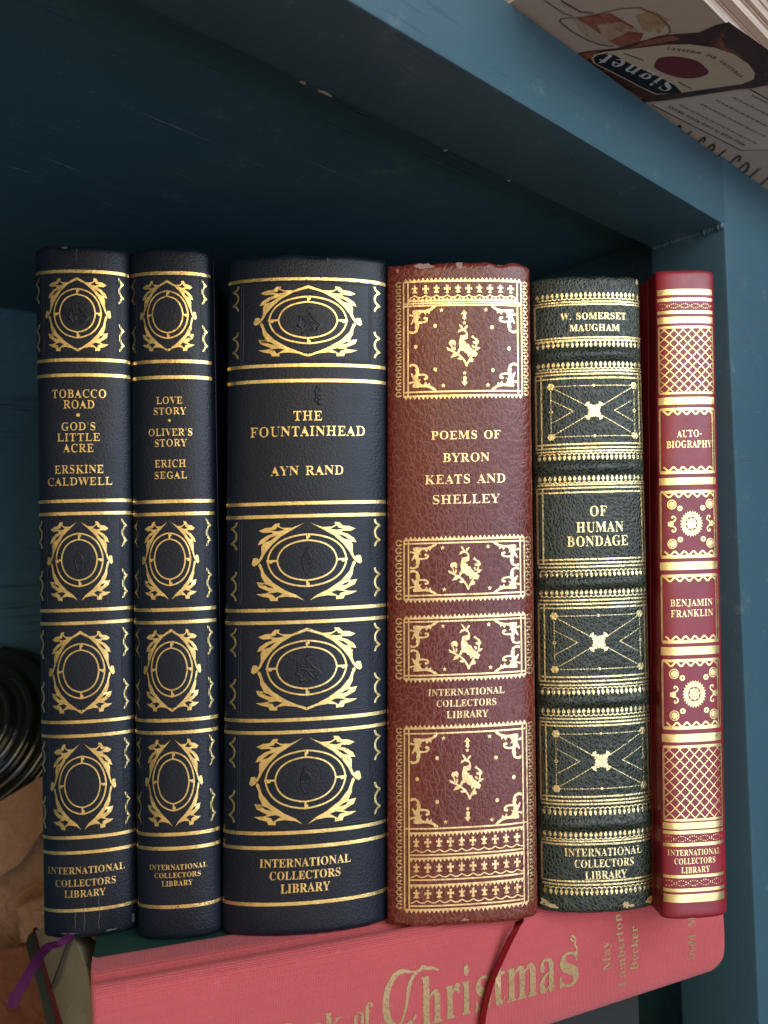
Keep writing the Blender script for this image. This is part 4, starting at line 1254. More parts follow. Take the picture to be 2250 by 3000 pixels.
def g_rules(Vs, U0=-.95, U1=.98, w=4.4):
    for V in Vs:
        d = Decal()
        n = 36
        x0, x1 = b5.X(U0), b5.X(U1)
        d.stroke([(x0 + (x1 - x0) * i / n, b5.Z(V + random.uniform(-.3, .3))) for i in range(n + 1)],
                 [w * b5.F * random.uniform(.85, 1.15) for _ in range(n + 1)])
        b5.put(d, 'gilt_rule', step=None)


def g_frame(V0, V1):
    for U in (-.95, -.865, .90, .965):
        d = Decal()
        d.line(b5.X(U), b5.Z(V0), b5.X(U), b5.Z(V1), 4.0 * b5.F)
        b5.put(d, 'gilt_rule')


def fleury_arm(d, x, z, a, q):
    L = [(0, -3), (12, -3.2), (17, -9), (21, -6), (20, -2), (30, -9), (33, 0), (30, 9), (20, 2), (21, 6), (17, 9), (12, 3.2), (0, 3)]
    c, s_ = math.cos(a), math.sin(a)
    d.fill([[(x + (u * c - v * s_) * q, z + (u * s_ + v * c) * q) for u, v in L]])


def g_panel(V0, V1):
    d = Decal()
    q = b5.F
    xl, xr = b5.X(-.71), b5.X(.80)
    cx = (xl + xr) / 2
    zc = b5.Z((V0 + V1) / 2)
    h = 76 * q
    for x in (xl, xr):
        for sz in (1, -1):
            d.flower(x, zc + sz * h, 11 * q, 6, .40)
            d.dots(x + math.copysign(9 * q, cx - x), zc + sz * (h - 7 * q), cx + math.copysign(28 * q, x - cx), zc + sz * 18 * q, 1.5 * q, 4.0 * q)
        d.dots(x, zc + h - 14 * q, x, zc - h + 14 * q, 1.5 * q, 4.4 * q)
        d.ring(x, zc, 4 * q, 2 * q, 10)
        ap = x + math.copysign(64 * q, cx - x)
        for sz in (1, -1):
            d.dots(x + math.copysign(4 * q, cx - x), zc + sz * 33 * q, ap, zc, 1.5 * q, 4.0 * q)
    for sz in (1, -1):
        d.dots(xl + 13 * q, zc + sz * h, xr - 13 * q, zc + sz * h, 1.5 * q, 4.4 * q)
        d.disc(cx, zc + sz * h, 4 * q, n=10)
    for k in range(4):
        fleury_arm(d, cx, zc, math.pi / 4 + k * math.pi / 2, q * 1.02)
    d.flower(cx, zc, 19 * q, 4, .33)
    b5.put(d, 'gilt_ornament')


for V, up in ((869, True), (1004, False), (1072, True), (1334, False), (1406, True), (1677, False), (1740, True), (2021, False), (2088, True),
              (2373, False), (2450, True), (2607, False)):
    bead_band(V, up)
g_rules([883.5, 891, 988, 995.5, 1085.5, 1094.5, 1106.5, 1299.5, 1311, 1320.5, 1418, 1428, 1441, 1637.5, 1649, 1659.5, 1757, 1768, 1779.5,
         1982, 1994.5, 2006, 2104.5, 2115, 2125, 2333, 2345, 2355, 2463.5, 2472.5, 2580.5, 2591])
for V0, V1 in ((1094.5, 1311), (1428, 1649), (1768, 1994.5), (2115, 2345)):
    g_frame(V0, V1)
for V0, V1 in ((891, 988), (2472.5, 2580.5)):
    d_ = Decal()
    d_.line(b5.X(-.95), b5.Z(V0), b5.X(-.95), b5.Z(V1), 4 * b5.F)
    b5.put(d_, 'gilt_rule')
for V0, V1 in ((1106.5, 1299.5), (1779.5, 1982), (2125, 2333)):
    g_panel(V0, V1)
b5.lines('author', [('W. SOMERSET', 926, 20, 201, .08), ('MAUGHAM', 960, 20, 155, .09)], 0)
b5.lines('title', [('OF', 1497, 29, 52, .08), ('HUMAN', 1544, 29, 141, .11), ('BONDAGE', 1585, 29, 182, .07)], .8)
b5.lines('publisher_name', [('INTERNATIONAL', 2496, 21, 222, .06), ('COLLECTORS', 2529, 21, 171, .07), ('LIBRARY', 2563, 22, 120, .09)], 0)
M_TORN = plain('torn_leather', (.52, .38, .20), .9, .25, 900, (2000, .0002))
scuff(b5, [(-.92, 2648, .0012, .0012), (-.80, 2657, .0018, .0006), (.42, 2655, .0010, .0010), (.52, 2659, .0010, .0005), (.86, 2652, .0018, .0010),
           (.95, 2645, .0007, .0018), (.93, 822, .0006, .0010)], M_TORN)

# ---- red book
RED = (.255, .0110, .0210)
red = leather('red_leather', 'smooth', RED, None, (0, 0, 0), .40, .55)
gold_r = gold('gold_foil_red', 'smooth', RED, (0, 0, 0), .31, (.93, .70, .32), .32)
b6 = Book('hardback_book', 'slim bright red book with gilt lattice panels, rightmost of the row',
          .0946, .2384, .0211, .2141, 4.2, 5.6, -4.3, 799.5, 2682, .0022, 'smooth', red, gold_r, 3.4, .7, wear=.0003, seed=6)


def r_bands(rows, U0=-.97, U1=.88):
    for V, t in rows:
        d = Decal()
        d.stroke([(b6.X(U0) + (b6.X(U1) - b6.X(U0)) * i / 24, b6.Z(V)) for i in range(25)], t * b6.F)
        b6.put(d, 'gilt_band', step=None)


r_bands([(855, 18), (877, 10.5), (914, 10), (937, 20), (1173.5, 22), (1409, 21), (1657, 23), (1906, 23), (2161, 22), (2418, 17), (2437, 9), (2473, 9),
         (2566, 8), (2606, 9), (2630, 21)])


def wave(d, V, U0=-.86, U1=.80, n=5.5, amp=5.5, w=5.0):
    N = 66
    d.stroke([(b6.X(U0) + (b6.X(U1) - b6.X(U0)) * i / N, b6.Z(V) + amp * b6.F * math.cos(2 * math.pi * n * i / N)) for i in range(N + 1)], w * b6.F)


def r_frame(V0, V1, waves):
    d = Decal()
    q = b6.F
    xs = (b6.X(-.94), b6.X(.86))
    for V, w in ((V0, 8), (V1, 9)):
        d.stroke([(xs[0] + (xs[1] - xs[0]) * i / 24, b6.Z(V)) for i in range(25)], w * q)
    for U, w in ((-.94, 4), (.78, 3.5), (.86, 4)):
        d.line(b6.X(U), b6.Z(V0), b6.X(U), b6.Z(V1), w * q)
    if waves:
        wave(d, V0 + 10)
        wave(d, V1 - 10)
    b6.put(d, 'gilt_frame')


for V0, V1 in ((1198, 1383), (1440, 1630), (1686, 1879), (1934, 2131)):
    r_frame(V0, V1, True)


def lattice(V0, V1):
    d = Decal()
    x0, x1, z0, z1 = b6.X(-.94), b6.X(.86), b6.Z(V1), b6.Z(V0)
    q = b6.F
    for V, w in ((V0, 7), (V1, 6)):
        d.stroke([(x0 + (x1 - x0) * i / 24, b6.Z(V)) for i in range(25)], w * q)
    d.line(x0, z0, x0, z1, 4 * q)
    d.line(x1, z0, x1, z1, 4.5 * q)
    px, pz = 28 * q, 28.5 * q
    m = pz / px
    for sg in (1, -1):
        for k in range(-14, 22):
            pts = []
            for i in range(0, 41):
                x = x0 + (x1 - x0) * i / 40
                z = (z1 + 6 * q - k * pz) + sg * m * (x - x0)
                if z0 <= z <= z1:
                    pts.append((x, z))
            if len(pts) > 1:
                d.stroke(pts, 2.6 * q)
    b6.put(d, 'gilt_lattice')


lattice(958, 1151)
lattice(2186, 2401)


def braid(V):
    d = Decal()
    for ph in (0, math.pi):
        N = 26
        for i in range(N):
            t = (i + .3) / N
            d.disc(b6.X(-.92) + b6.X(1.78) * t, b6.Z(V) + 7 * b6.F * math.sin(2 * math.pi * 2.45 * t + ph + .9), 1.45 * b6.F * random.uniform(.8, 1.2), n=7)
    b6.put(d, 'gilt_braid')


for V in (896, 2455.5, 2585):
    braid(V)


def gear_panel(V):
    d = Decal()
    q = b6.F
    cx, z = b6.X(.0), b6.Z(V)
    n = 26
    out = []
    for i in range(n):
        a = 2 * math.pi * i / n
        out += [(cx + 35 * q * math.cos(a), z + 39 * q * math.sin(a)),
                (cx + 28.5 * q * math.cos(a + math.pi / n), z + 32 * q * math.sin(a + math.pi / n))]
    hole = lambda r, m=28: [(cx + r * q * math.cos(2 * math.pi * i / m), z + r * 1.1 * q * math.sin(2 * math.pi * i / m)) for i in range(m)]
    d.fill([out, hole(26.5)])
    d.ring(cx, z, 22.2 * q, 7 * q, 30, ry=24.4 * q)
    d.fill([[(cx + r * q * math.cos(2 * math.pi * i / 32), z + r * 1.1 * q * math.sin(2 * math.pi * i / 32)) for i in range(32)
             for r in ((16.5,) if i % 4 < 2 else (13.5,))]] + [[(cx + rr * q + 1.9 * q * math.cos(2 * math.pi * j / 6), z + rz * q + 1.9 * q * math.sin(2 * math.pi * j / 6))
                                                             for j in range(6)] for rr, rz in ((0, 0), (9, 0), (-9, 0), (0, 9), (0, -9), (6.5, 6.5), (-6.5, 6.5), (6.5, -6.5), (-6.5, -6.5))])
    for sx in (1, -1):
        for sz in (1, -1):
            x, zz = cx + sx * 58 * q, z + sz * 58 * q
            d.ring(x, zz, 12 * q, 2.6 * q, 16, ry=13 * q)
            d.flower(x, zz, 10 * q, 7, .36)
            d.ring(cx + sx * 35 * q, z + sz * 46 * q, 5.4 * q, 5 * q, 12)
            pts = [(60, 4), (53, 8), (48, 14), (50, 21), (56, 23), (58, 19), (55, 17)]
            d.stroke([(cx + sx * a * q, z + sz * b * q) for a, b in smooth_path(pts, 3)], 3.6 * q)
        d.flower(cx + sx * 62 * q, z, 9 * q, 5, .42)
    b6.put(d, 'gilt_medallion')


gear_panel(1534)
gear_panel(2033)
b6.lines('title', [('AUTO-', 1270, 20, 78, -.02), ('BIOGRAPHY', 1301, 20, 140, -.02)], 3)
b6.lines('author', [('BENJAMIN', 1765, 19, 128, -.03), ('FRANKLIN', 1796, 19, 128, -.02)], 3)
b6.lines('publisher_name', [('INTERNATIONAL', 2496, 15, 150, -.06), ('COLLECTORS', 2521, 15, 118, -.06), ('LIBRARY', 2547, 15.5, 82, -.05)], 1)

# worn edges of the navy spines
scuff(b1, [(-.3, 726, .0010, .0003), (.93, 2712, .0005, .0014),
           (-.4, 2731, .0030, .0003), (.5, 2731, .0022, .0003)], M_SCUFF_D)
scuff(b3, [(.25, 764, .0002, .0014)], M_SCUFF_D)


def crack_lines(bk, L):
    for U, V0, V1 in L:
        d = Decal()
        d.stroke([(bk.X(U) + .0002 * math.sin(i * 2.1), bk.Z(V0 + (V1 - V0) * i / 6)) for i in range(7)], .00016)
        bk.put(d, 'crack', M_SCUFF_D, None, .00016)


crack_lines(b1, [(-.05, 730, 764), (-.06, 2640, 2724), (.25, 2600, 2724), (-.25, 2672, 2716)])

# ------------------------------------------------------------------ the pink book they stand on
PY = math.radians(16.0)
PT, PN = Vector((math.cos(PY), math.sin(PY), 0)), Vector((-math.sin(PY), math.cos(PY), 0))
P0 = Vector((-.0498, .2164, 0))
PS0, PS1 = -.0251, .1832
pk = empty('cloth_book', (P0.x, P0.y, PLANE_Z - .0004), PY)
tag(pk, 'thick pink cloth book with large gilt lettering lying flat under the row', 'book')
S00 = P0.dot(PT)


def pbot(s):
    """bottom of the spine below the top board at station s (along the spine)"""
    z = -.0365 + .085 * (s - .1189)
    e = PS1 - s
    if e < .0045:
        z += .0028 * (1 - e / .0045)
    return z


def plx(s):
    return s - S00


PINK = (.57, .098, .104)
M_PINK = cloth('pink_cloth', PINK)
M_BOARD = plain('dark_green_paper', (.008, .038, .028), .55, .2, 90, (1500, .00004))


def pprof(k, s):
    """cross-section of the spine cloth: k 0 at the board joint, 1 at the lower edge; returns (y, z)"""
    zb = pbot(s)
    P = [(.0185, .0006), (.0140, .0007), (.0100, .0004), (.0082, -.0010), (.0066, -.0011), (.0050, .0004), (.0032, -.0002), (.0014, -.0022),
         (.0003, -.0060), (-.0006, .40), (-.0008, .55), (-.0006, .75), (.0002, .92), (.0016, 1.0)]
    P = [(y, z if i < 9 else -.006 + (zb + .006) * (z if z >= .4 else z)) for i, (y, z) in enumerate(P)]
    P[9] = (-.0006, -.006 + (zb + .006) * .25)
    P[10] = (-.0008, -.006 + (zb + .006) * .5)
    f = k * (len(P) - 1)
    i = min(len(P) - 2, int(f))
    t = f - i
    a, b, c, d = P[max(0, i - 1)], P[i], P[i + 1], P[min(len(P) - 1, i + 2)]
    cr = lambda q: .5 * (2 * b[q] + (c[q] - a[q]) * t + (2 * a[q] - 5 * b[q] + 4 * c[q] - d[q]) * t * t + (3 * b[q] - a[q] - 3 * c[q] + d[q]) * t ** 3)
    return cr(0), cr(1)


bm = bmesh.new()
NS, NK = 70, 52
grid = []
for i in range(NS + 1):
    s = PS0 + (PS1 - PS0) * (1 - math.cos(math.pi * i / NS)) / 2
    row = []
    for j in range(NK + 1):
        y, z = pprof(j / NK, s)
        e = min(s - PS0, PS1 - s)
        if e < .0015:
            y += .0012 * (1 - e / .0015) ** 2
        x = plx(s)
        if s < .0:
            x += .0025 * (j / NK) * (1 - (s - PS0) / .0251)
        row.append(bm.verts.new((x, y, z)))
    grid.append(row)
for a, b in zip(grid, grid[1:]):
    for j in range(NK):
        bm.faces.new((a[j], a[j + 1], b[j + 1], b[j]))
# back of the cloth, so that the case has thickness
back = [[bm.verts.new((v.co.x, v.co.y + .0016, v.co.z - (.0022 if j < NK * .5 else 0))) for j, v in enumerate(r)] for r in grid]
for a, b in zip(back, back[1:]):
    for j in range(NK):
        bm.faces.new((a[j], b[j], b[j + 1], a[j + 1]))
for k in (0, NS):
    for j in range(NK):
        q = (grid[k][j], back[k][j], back[k][j + 1], grid[k][j + 1])
        bm.faces.new(q if k == 0 else tuple(reversed(q)))
for k in (0, NK):
    for i in range(NS):
        q = (grid[i][k], grid[i + 1][k], back[i + 1][k], back[i][k])
        bm.faces.new(q if k == 0 else tuple(reversed(q)))
bmesh.ops.recalc_face_normals(bm, faces=bm.faces[:])
p_spine = mesh_obj('spine', bm, M_PINK, pk, smooth=True, auto=60)
# boards
PD = .150
bm = bmesh.new()
add_box(bm, (plx(PS0), .0184, -.0024), (plx(PS1) - .0005, PD, .0003), .0006)
mesh_obj('upper_board', bm, M_BOARD, pk, smooth=True, auto=40)
bm = bmesh.new()


def low_fn(c):
    s = c.x + S00
    return Vector((c.x, c.y, c.z + min(-.0190, pbot(min(s, PS1 - .005)))))


add_box(bm, (plx(PS0) + .003, .002, 0), (plx(PS1) - .0005, PD, .0026), .0006, low_fn)
mesh_obj('lower_board', bm, M_BOARD, pk, smooth=True, auto=40)
bm = bmesh.new()


def pg_fn(c):
    s = c.x + S00
    return Vector((c.x, c.y, (pbot(min(s, PS1 - .005)) + .0030) if c.z < -.5 else c.z))


add_box(bm, (plx(PS0) + .004, .0030, -1), (plx(PS1) - .004, PD - .004, -.0027), 0, pg_fn)
mesh_obj('page_block', bm, paper_edges('pink_book_leaves', (.66, .58, .44), 2600, 'Z'), pk)


# gilt lettering on the pink spine: artwork in (station along spine, height)
def p_surf(s, z):
    zb = pbot(s)
    lo, hi = .45, 1.0
    for _ in range(26):
        m = (lo + hi) / 2
        if pprof(m, s)[1] > z:
            lo = m
        else:
            hi = m
    y = pprof(lo, s)[0]
    return Vector((plx(s), y, z)), Vector((0, -1, 0))


def p_uv(x, y):
    p = on_plane(x, y, P0 - PN * .0006, PN)
    return p.dot(PT), p.z - (PLANE_Z - .0004)


t_ = NT('worn_gilt_on_cloth')
n_ = t_.noise(1600, 2, .6)
k_ = t_.ramp(n_, .36, .47)
t_.col(t_.mix(k_, (.36, .12, .08), (.46, .33, .15)))
t_.lk(t_.math('MULTIPLY', k_, .55), t_.b.inputs['Metallic'])
t_.rough(.5)
t_.bump(n_, .0001)
M_CGOLD = t_.m


def place_glyph(d, ch, px0, px1, base, xh, ref=64.0):
    """one lower-case letter between px0 and px1 standing on photo point base(x); xh is its x-height in photo pixels"""
    adv, loops = GLYPHS[key_of(ch)]
    x0, x1 = min(p[0] for L in loops for p in L), max(p[0] for L in loops for p in L)
    res = []
    for L in loops:
        q = []
        for a, b in L:
            fx = px0 + (px1 - px0) * (a - x0) / (x1 - x0)
            q.append(p_uv(fx, base(fx) - xh * b / ref))
        res.append(q)
    for g in group_loops(res):
        d.fill(g)


zf = 980 / 1659


def bl(fx):
    return 2990 + (fx - 1292) * (-.277)


d = Decal()
cz = lambda x, y: (780 + x * zf, 2640 + y * zf)
for pts, w in (([(742, 352), (715, 352), (680, 350), (640, 372), (605, 430), (592, 500), (596, 560), (615, 605), (650, 625), (690, 618), (725, 590), (742, 560)],
                [6, 14, 22, 26, 30, 34, 34, 32, 28, 20, 12, 6]),
               ([(780, 335), (745, 355), (715, 400), (700, 470), (690, 530), (672, 590), (650, 618)], [10, 16, 18, 15, 12, 10, 6]),
               ([(760, 352), (775, 330), (800, 336), (825, 332), (858, 345)], [10, 16, 16, 10, 4])):
    d.stroke(smooth_path([p_uv(*cz(*p)) for p in pts], 4), [w[min(len(w) - 1, i // 4)] * zf * .00011 for i in range((len(pts) - 1) * 4 + 1)])
for ch, a, b in (('h', 768, 872), ('r', 888, 962), ('i', 970, 1012), ('s', 1036, 1112), ('t', 1126, 1184), ('m', 1192, 1342), ('a', 1352, 1432), ('s', 1452, 1546)):
    xh = 168 * zf
    place_glyph(d, ch, 780 + a * zf, 780 + b * zf, bl, xh)
d.stroke(smooth_path([p_uv(*cz(*p)) for p in ((1545, 240), (1530, 215), (1535, 190), (1520, 175), (1512, 190), (1525, 200))], 4), .0006)
d.build('title', p_surf, M_CGOLD, p_spine, .004, .00012)
d = Decal()


def bl2(fx):
    return 3058 + (fx - 850) * (-.25)


for ch, a, b in (('B', 822, 862), ('o', 868, 905), ('o', 910, 945), ('k', 950, 1004), ('o', 1036, 1066), ('f', 1066, 1092)):
    place_glyph(d, ch, a, b, bl2, 45)
d.build('subtitle', p_surf, M_CGOLD, p_spine, .004, .00012)


def up_text(name, string, xb, yb, xt, yt, height):
    """text that climbs the spine from (xb, yb) to (xt, yt) in the photo"""
    d = Decal()
    A, B = Vector(p_uv(xb, yb)), Vector(p_uv(xt, yt))
    ax = (B - A).normalized()
    up = Vector((-ax.y, ax.x))
    mid = (A + B) / 2
    d.text(string, 0, 0, height * .000112, (B - A).length, 2, xf=lambda a, b: tuple(mid + ax * a + up * b))
    return d.build(name, p_surf, M_CGOLD, p_spine, .004, .00012)


up_text('author', 'May', 1778, 2842, 1772, 2758, 26)
up_text('author', 'Lamberton', 1822, 2892, 1812, 2680, 25)
up_text('author', 'Becker', 1856, 2842, 1858, 2714, 25)
up_text('publisher_name', 'Dodd, M', 2022, 2812, 2026, 2684, 26)

# ------------------------------------------------------------------ ribbons
def ribbon(name, label, path, width, mat, side):
    bm = bmesh.new()
    P = [Vector(p) for p in path]
    Q = []
    for i in range(len(P) - 1):
        a, b, c, dd = P[max(0, i - 1)], P[i], P[i + 1], P[min(len(P) - 1, i + 2)]
        for j in range(6):
            t = j / 6
            Q.append(.5 * (2 * b + (c - a) * t + (2 * a - 5 * b + 4 * c - dd) * t * t + (3 * b - a - 3 * c + dd) * t ** 3))
    Q.append(P[-1])
    rows = []
    for i, p in enumerate(Q):
        t = i / (len(Q) - 1)
        w = width(t)
        s_ = side(t).normalized()
        d1 = (Q[min(i + 1, len(Q) - 1)] - Q[max(i - 1, 0)]).normalized()
        nn = d1.cross(s_).normalized() * .00018
        rows.append([bm.verts.new(p + s_ * w * k + nn * (1 + .6 * math.cos(k * 2))) for k in (-.5, -.25, 0, .25, .5)] +
                    [bm.verts.new(p + s_ * w * k - nn) for k in (.5, .25, 0, -.25, -.5)])
    for a, b in zip(rows, rows[1:]):
        for k in range(10):
            bm.faces.new((a[k], a[(k + 1) % 10], b[(k + 1) % 10], b[k]))
    bm.faces.new(rows[0])
    bm.faces.new(list(reversed(rows[-1])))
    bmesh.ops.recalc_face_normals(bm, faces=bm.faces[:])
    o = mesh_obj(name, bm, mat, None, smooth=True, auto=60)
    tag(o, label, 'ribbon')
    return o


def satin(name, base):
    t = NT(name)
    w = t.noise(2500, 2, .5, t.mapped((1, 1, 1)))
    t.col(t.mix(w, tuple(c * .7 for c in base), tuple(min(1, c * 1.3) for c in base)))
    t.rough(.6)
    t.b.inputs['Specular IOR Level'].default_value = .12
    t.bump(w, .00012)
    return t.m


def pk_pt(x, y, off):
    return on_plane(x, y, P0 - PN * off, PN)


rb = [on_z(1512, 2640, PLANE_Z + .0012) + Vector((0, .010, 0)), on_plane(1522, 2688, P0 - PN * .0008 + PN * .004, PN), pk_pt(1515, 2714, .0022), pk_pt(1492, 2758, .0026),
      pk_pt(1465, 2817, .0025), pk_pt(1440, 2876, .0023), pk_pt(1424, 2935, .0022), pk_pt(1413, 3000, .0024), pk_pt(1416, 3090, .0030)]
ribbon('bookmark_ribbon', 'dark red ribbon marker hanging from the brown book over the pink spine', rb,
       lambda t: .0030 - .0013 * t, satin('dark_red_satin', (.15, .0015, .003)), lambda t: Vector((1, .25, .25 * (1 - t))))
pr = [on_z(205, 2735, PLANE_Z + .0010) + Vector((.004, .012, 0)), on_z(190, 2755, PLANE_Z + .0014), on_plane(140, 2775, Vector((0, .232, 0)), Vector((0, 1, 0))),
      on_plane(105, 2820, Vector((0, .222, 0)), Vector((0, 1, 0))), on_plane(70, 2880, Vector((0, .216, 0)), Vector((0, 1, 0))),
      on_plane(42, 2925, Vector((0, .213, 0)), Vector((0, 1, 0))), on_plane(36, 2952, Vector((0, .212, 0)), Vector((0, 1, 0)))]
ribbon('bookmark_ribbon', 'purple ribbon marker curling out under the leftmost navy book', pr,
       lambda t: .0025 + .0008 * t + .0004 * math.sin(t * 40) * t, satin('purple_satin', (.055, .007, .040)), lambda t: Vector((.8, 0, -.6 + .3 * t)))

# ------------------------------------------------------------------ cream book with green border sticking out on the left
lt = empty('cream_book', (0, 0, 0))
tag(lt, 'cream page block with green cover edge and red line, left of the pink book', 'book')


def slab(name, pts3, thick, mat, parent, nrm=None, bev=.0003):
    bm = bmesh.new()
    P = [Vector(p) for p in pts3]
    n = nrm or (P[1] - P[0]).cross(P[2] - P[0]).normalized()
    a = [bm.verts.new(p) for p in P]
    b = [bm.verts.new(p - n * thick) for p in P]
    bm.faces.new(a)
    bm.faces.new(list(reversed(b)))
    k = len(P)
    for i in range(k):
        bm.faces.new((a[i], b[i], b[(i + 1) % k], a[(i + 1) % k]))
    bmesh.ops.recalc_face_normals(bm, faces=bm.faces[:])
    if bev:
        bmesh.ops.bevel(bm, geom=bm.edges[:], offset=bev, segments=1, affect='EDGES')
    return mesh_obj(name, bm, mat, parent, smooth=True, auto=30)


g0, g1 = on_z(252, 2832, PLANE_Z - .0028), on_z(196, 2690, PLANE_Z - .0028)
h0, h1 = on_z(190, 3030, -.1415), on_z(100, 2725, -.1415)
j0, j1 = on_z(300, 3050, -.139), g0
M_CREAM = plain('cream_paper_edges', (.34, .28, .17), .8, .12, 120, (600, .0002))
slab('page_block', [h0, on_z(295, 3040, -.136), g0, g1, h1], .03, M_CREAM, lt, Vector((-.6, -.3, .74)).normalized())
dn = Vector((-.6, -.3, .74)).normalized()
slab('endpaper', [h0 + dn * .0006, h1 + dn * .0006, on_z(104, 2715, -.1415), on_z(172, 3030, -.1415)], .002, plain('red_paper', (.32, .03, .03), .7), lt, dn, 0)
slab('cover_board', [on_z(174, 3030, -.1415), on_z(106, 2722, -.1415), on_z(82, 2738, -.1415), on_z(72, 2765, -.1415), on_z(112, 2900, -.1415), on_z(142, 3030, -.1415)], .004,
     plain('olive_cloth', (.055, .062, .036), .7, .2, 200, (900, .0002)), lt, dn)
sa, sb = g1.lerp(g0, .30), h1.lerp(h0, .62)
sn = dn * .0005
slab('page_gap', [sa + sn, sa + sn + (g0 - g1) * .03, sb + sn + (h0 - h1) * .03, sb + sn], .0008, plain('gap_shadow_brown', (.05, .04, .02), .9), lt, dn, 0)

# ------------------------------------------------------------------ dark box under the pink book
bx = empty('dark_box', (P0.x, P0.y, FLOOR_Z), PY)
tag(bx, 'dark charcoal box under the right half of the pink book', 'box')
M_DARK = plain('charcoal_card', (.012, .014, .013), .7, .2, 60, (700, .0002))
bm = bmesh.new()
xr = plx(.1625)
add_box(bm, (plx(-.01), .022, .0005), (xr, .140, (PLANE_Z - .0424) - FLOOR_Z), .001)
mesh_obj('box_body', bm, M_DARK, bx, smooth=True, auto=40)
bm = bmesh.new()
add_box(bm, (plx(-.012), .0215, (PLANE_Z - .0420) - FLOOR_Z), (xr + .0006, .1405, (PLANE_Z - .0388) - FLOOR_Z), .0006,
        None)
mesh_obj('box_lid', bm, M_DARK, bx, smooth=True, auto=40)

# ------------------------------------------------------------------ brown paper bag, orange folder and dark glass jar on the left
def sheet(name, outline, depth, mat, parent, seed, amp=.002, tilt=0.0, thick=.0006, res=34):
    """a creased paper sheet: outline in photo pixels at the given depth, tilted back by tilt metres over its height"""
    xs, ys = [p[0] for p in outline], [p[1] for p in outline]
    x0, x1, y0, y1 = min(xs), max(xs), min(ys), max(ys)
    bm = bmesh.new()
    V = {}
    for i in range(res + 1):
        for j in range(res + 1):
            fx, fy = x0 + (x1 - x0) * i / res, y0 + (y1 - y0) * j / res
            V[i, j] = (fx, fy)
    P = {}
    for (i, j), (fx, fy) in V.items():
        lo, hi = y0, y1
        # clip each column to the outline
        yy = [a[1] + (b[1] - a[1]) * (fx - a[0]) / (b[0] - a[0]) for a, b in zip(outline, outline[1:] + outline[:1])
              if a[0] != b[0] and min(a[0], b[0]) - 1e-6 <= fx <= max(a[0], b[0]) + 1e-6]
        if yy:
            lo, hi = min(yy), max(yy)
        fy = lo + (hi - lo) * j / res
        dz = depth + tilt * (1 - (fy - y0) / (y1 - y0))
        q = Vector((fx * .011, fy * .011, seed))
        cr = amp * (abs(noise.noise(q)) * 1.2 + .6 * abs(noise.noise(q * 2.3)) + .25 * noise.noise(q * 6))
        p = ray(fx, fy) * (dz - cr)
        P[i, j] = bm.verts.new(p)
    for i in range(res):
        for j in range(res):
            bm.faces.new((P[i, j], P[i, j + 1], P[i + 1, j + 1], P[i + 1, j]))
    bmesh.ops.solidify(bm, geom=bm.faces[:], thickness=thick)
    bmesh.ops.recalc_face_normals(bm, faces=bm.faces[:])
    return mesh_obj(name, bm, mat, parent, smooth=True, auto=70)


def kraft(name, base):
    t = NT(name)
    fib = t.noise(900, 4, .65, t.mapped((1, 1, .25)))
    cre = t.voro(70, 'DISTANCE_TO_EDGE', t.mapped((1, 1, 1)))
    c = t.mix(fib, tuple(c * .82 for c in base), tuple(c * 1.15 for c in base))
    t.col(c)
    t.rough(.75)
    h = t.math('ADD', t.math('MULTIPLY', t.noise(120, 5, .6), 1.0), t.math('MULTIPLY', t.ramp(cre, 0, .08), .3))
    t.bump(h, .0012)
    return t.m


bag = empty('paper_bag', (0, 0, 0))
tag(bag, 'crumpled brown paper bag left of the row of books', 'bag')
M_KRAFT = kraft('brown_kraft_paper', (.56, .32, .165))
sheet('bag_panel', [(-90, 2420), (340, 2300), (340, 2860), (-90, 2850)], .335, M_KRAFT, bag, 1.5, .004, .01)
sheet('bag_flap', [(-120, 2420), (330, 2150), (330, 2240), (120, 2440), (60, 2530), (-120, 2640)], .318, M_KRAFT, bag, 4.2, .003, .012, .0008)
sheet('bag_fold', [(45, 2660), (140, 2620), (300, 2625), (300, 2790), (60, 2760)], .322, M_KRAFT, bag, 7.7, .003, .004, .0006)
fo = empty('orange_folder', (0, 0, 0))
tag(fo, 'rust orange leather folder below the paper bag in the bottom left corner', 'folder')
sheet('folder_cover', [(-140, 2800), (60, 2775), (300, 2740), (300, 3130), (-140, 3130)], .312, kraft('rust_paper', (.34, .12, .04)), fo, 9.1, .0015, .006, .002)

jar = empty('glass_ornament', tuple(ray(-42, 2165) * .392), 0.0)
tag(jar, 'shiny black ribbed glass ornament behind the brown paper bag', 'ornament')
t_ = NT('black_glass')
t_.col(t_.mix(t_.noise(40, 3), (.006, .008, .006), (.018, .022, .014)))
t_.rough(.07)
t_.b.inputs['Specular IOR Level'].default_value = 1.0
M_JAR = t_.m


def lathe(name, prof, mat, parent, n=72, ribs=0, amp=0.0, twist=0.0, tiltm=None):
    bm = bmesh.new()
    rows = []
    for k, (r, z) in enumerate(prof):
        row = []
        for i in range(n):
            a = 2 * math.pi * i / n
            rr = r * (1 + amp * math.cos(ribs * a + twist * z))
            p = Vector((rr * math.cos(a), rr * math.sin(a), z))
            row.append(bm.verts.new(tiltm @ p if tiltm else p))
        rows.append(row)
    for a, b in zip(rows, rows[1:]):
        for i in range(n):
            bm.faces.new((a[i], a[(i + 1) % n], b[(i + 1) % n], b[i]))
    bm.faces.new(list(reversed(rows[0])))
    bm.faces.new(rows[-1])
    return mesh_obj(name, bm, mat, parent, smooth=True, auto=60)


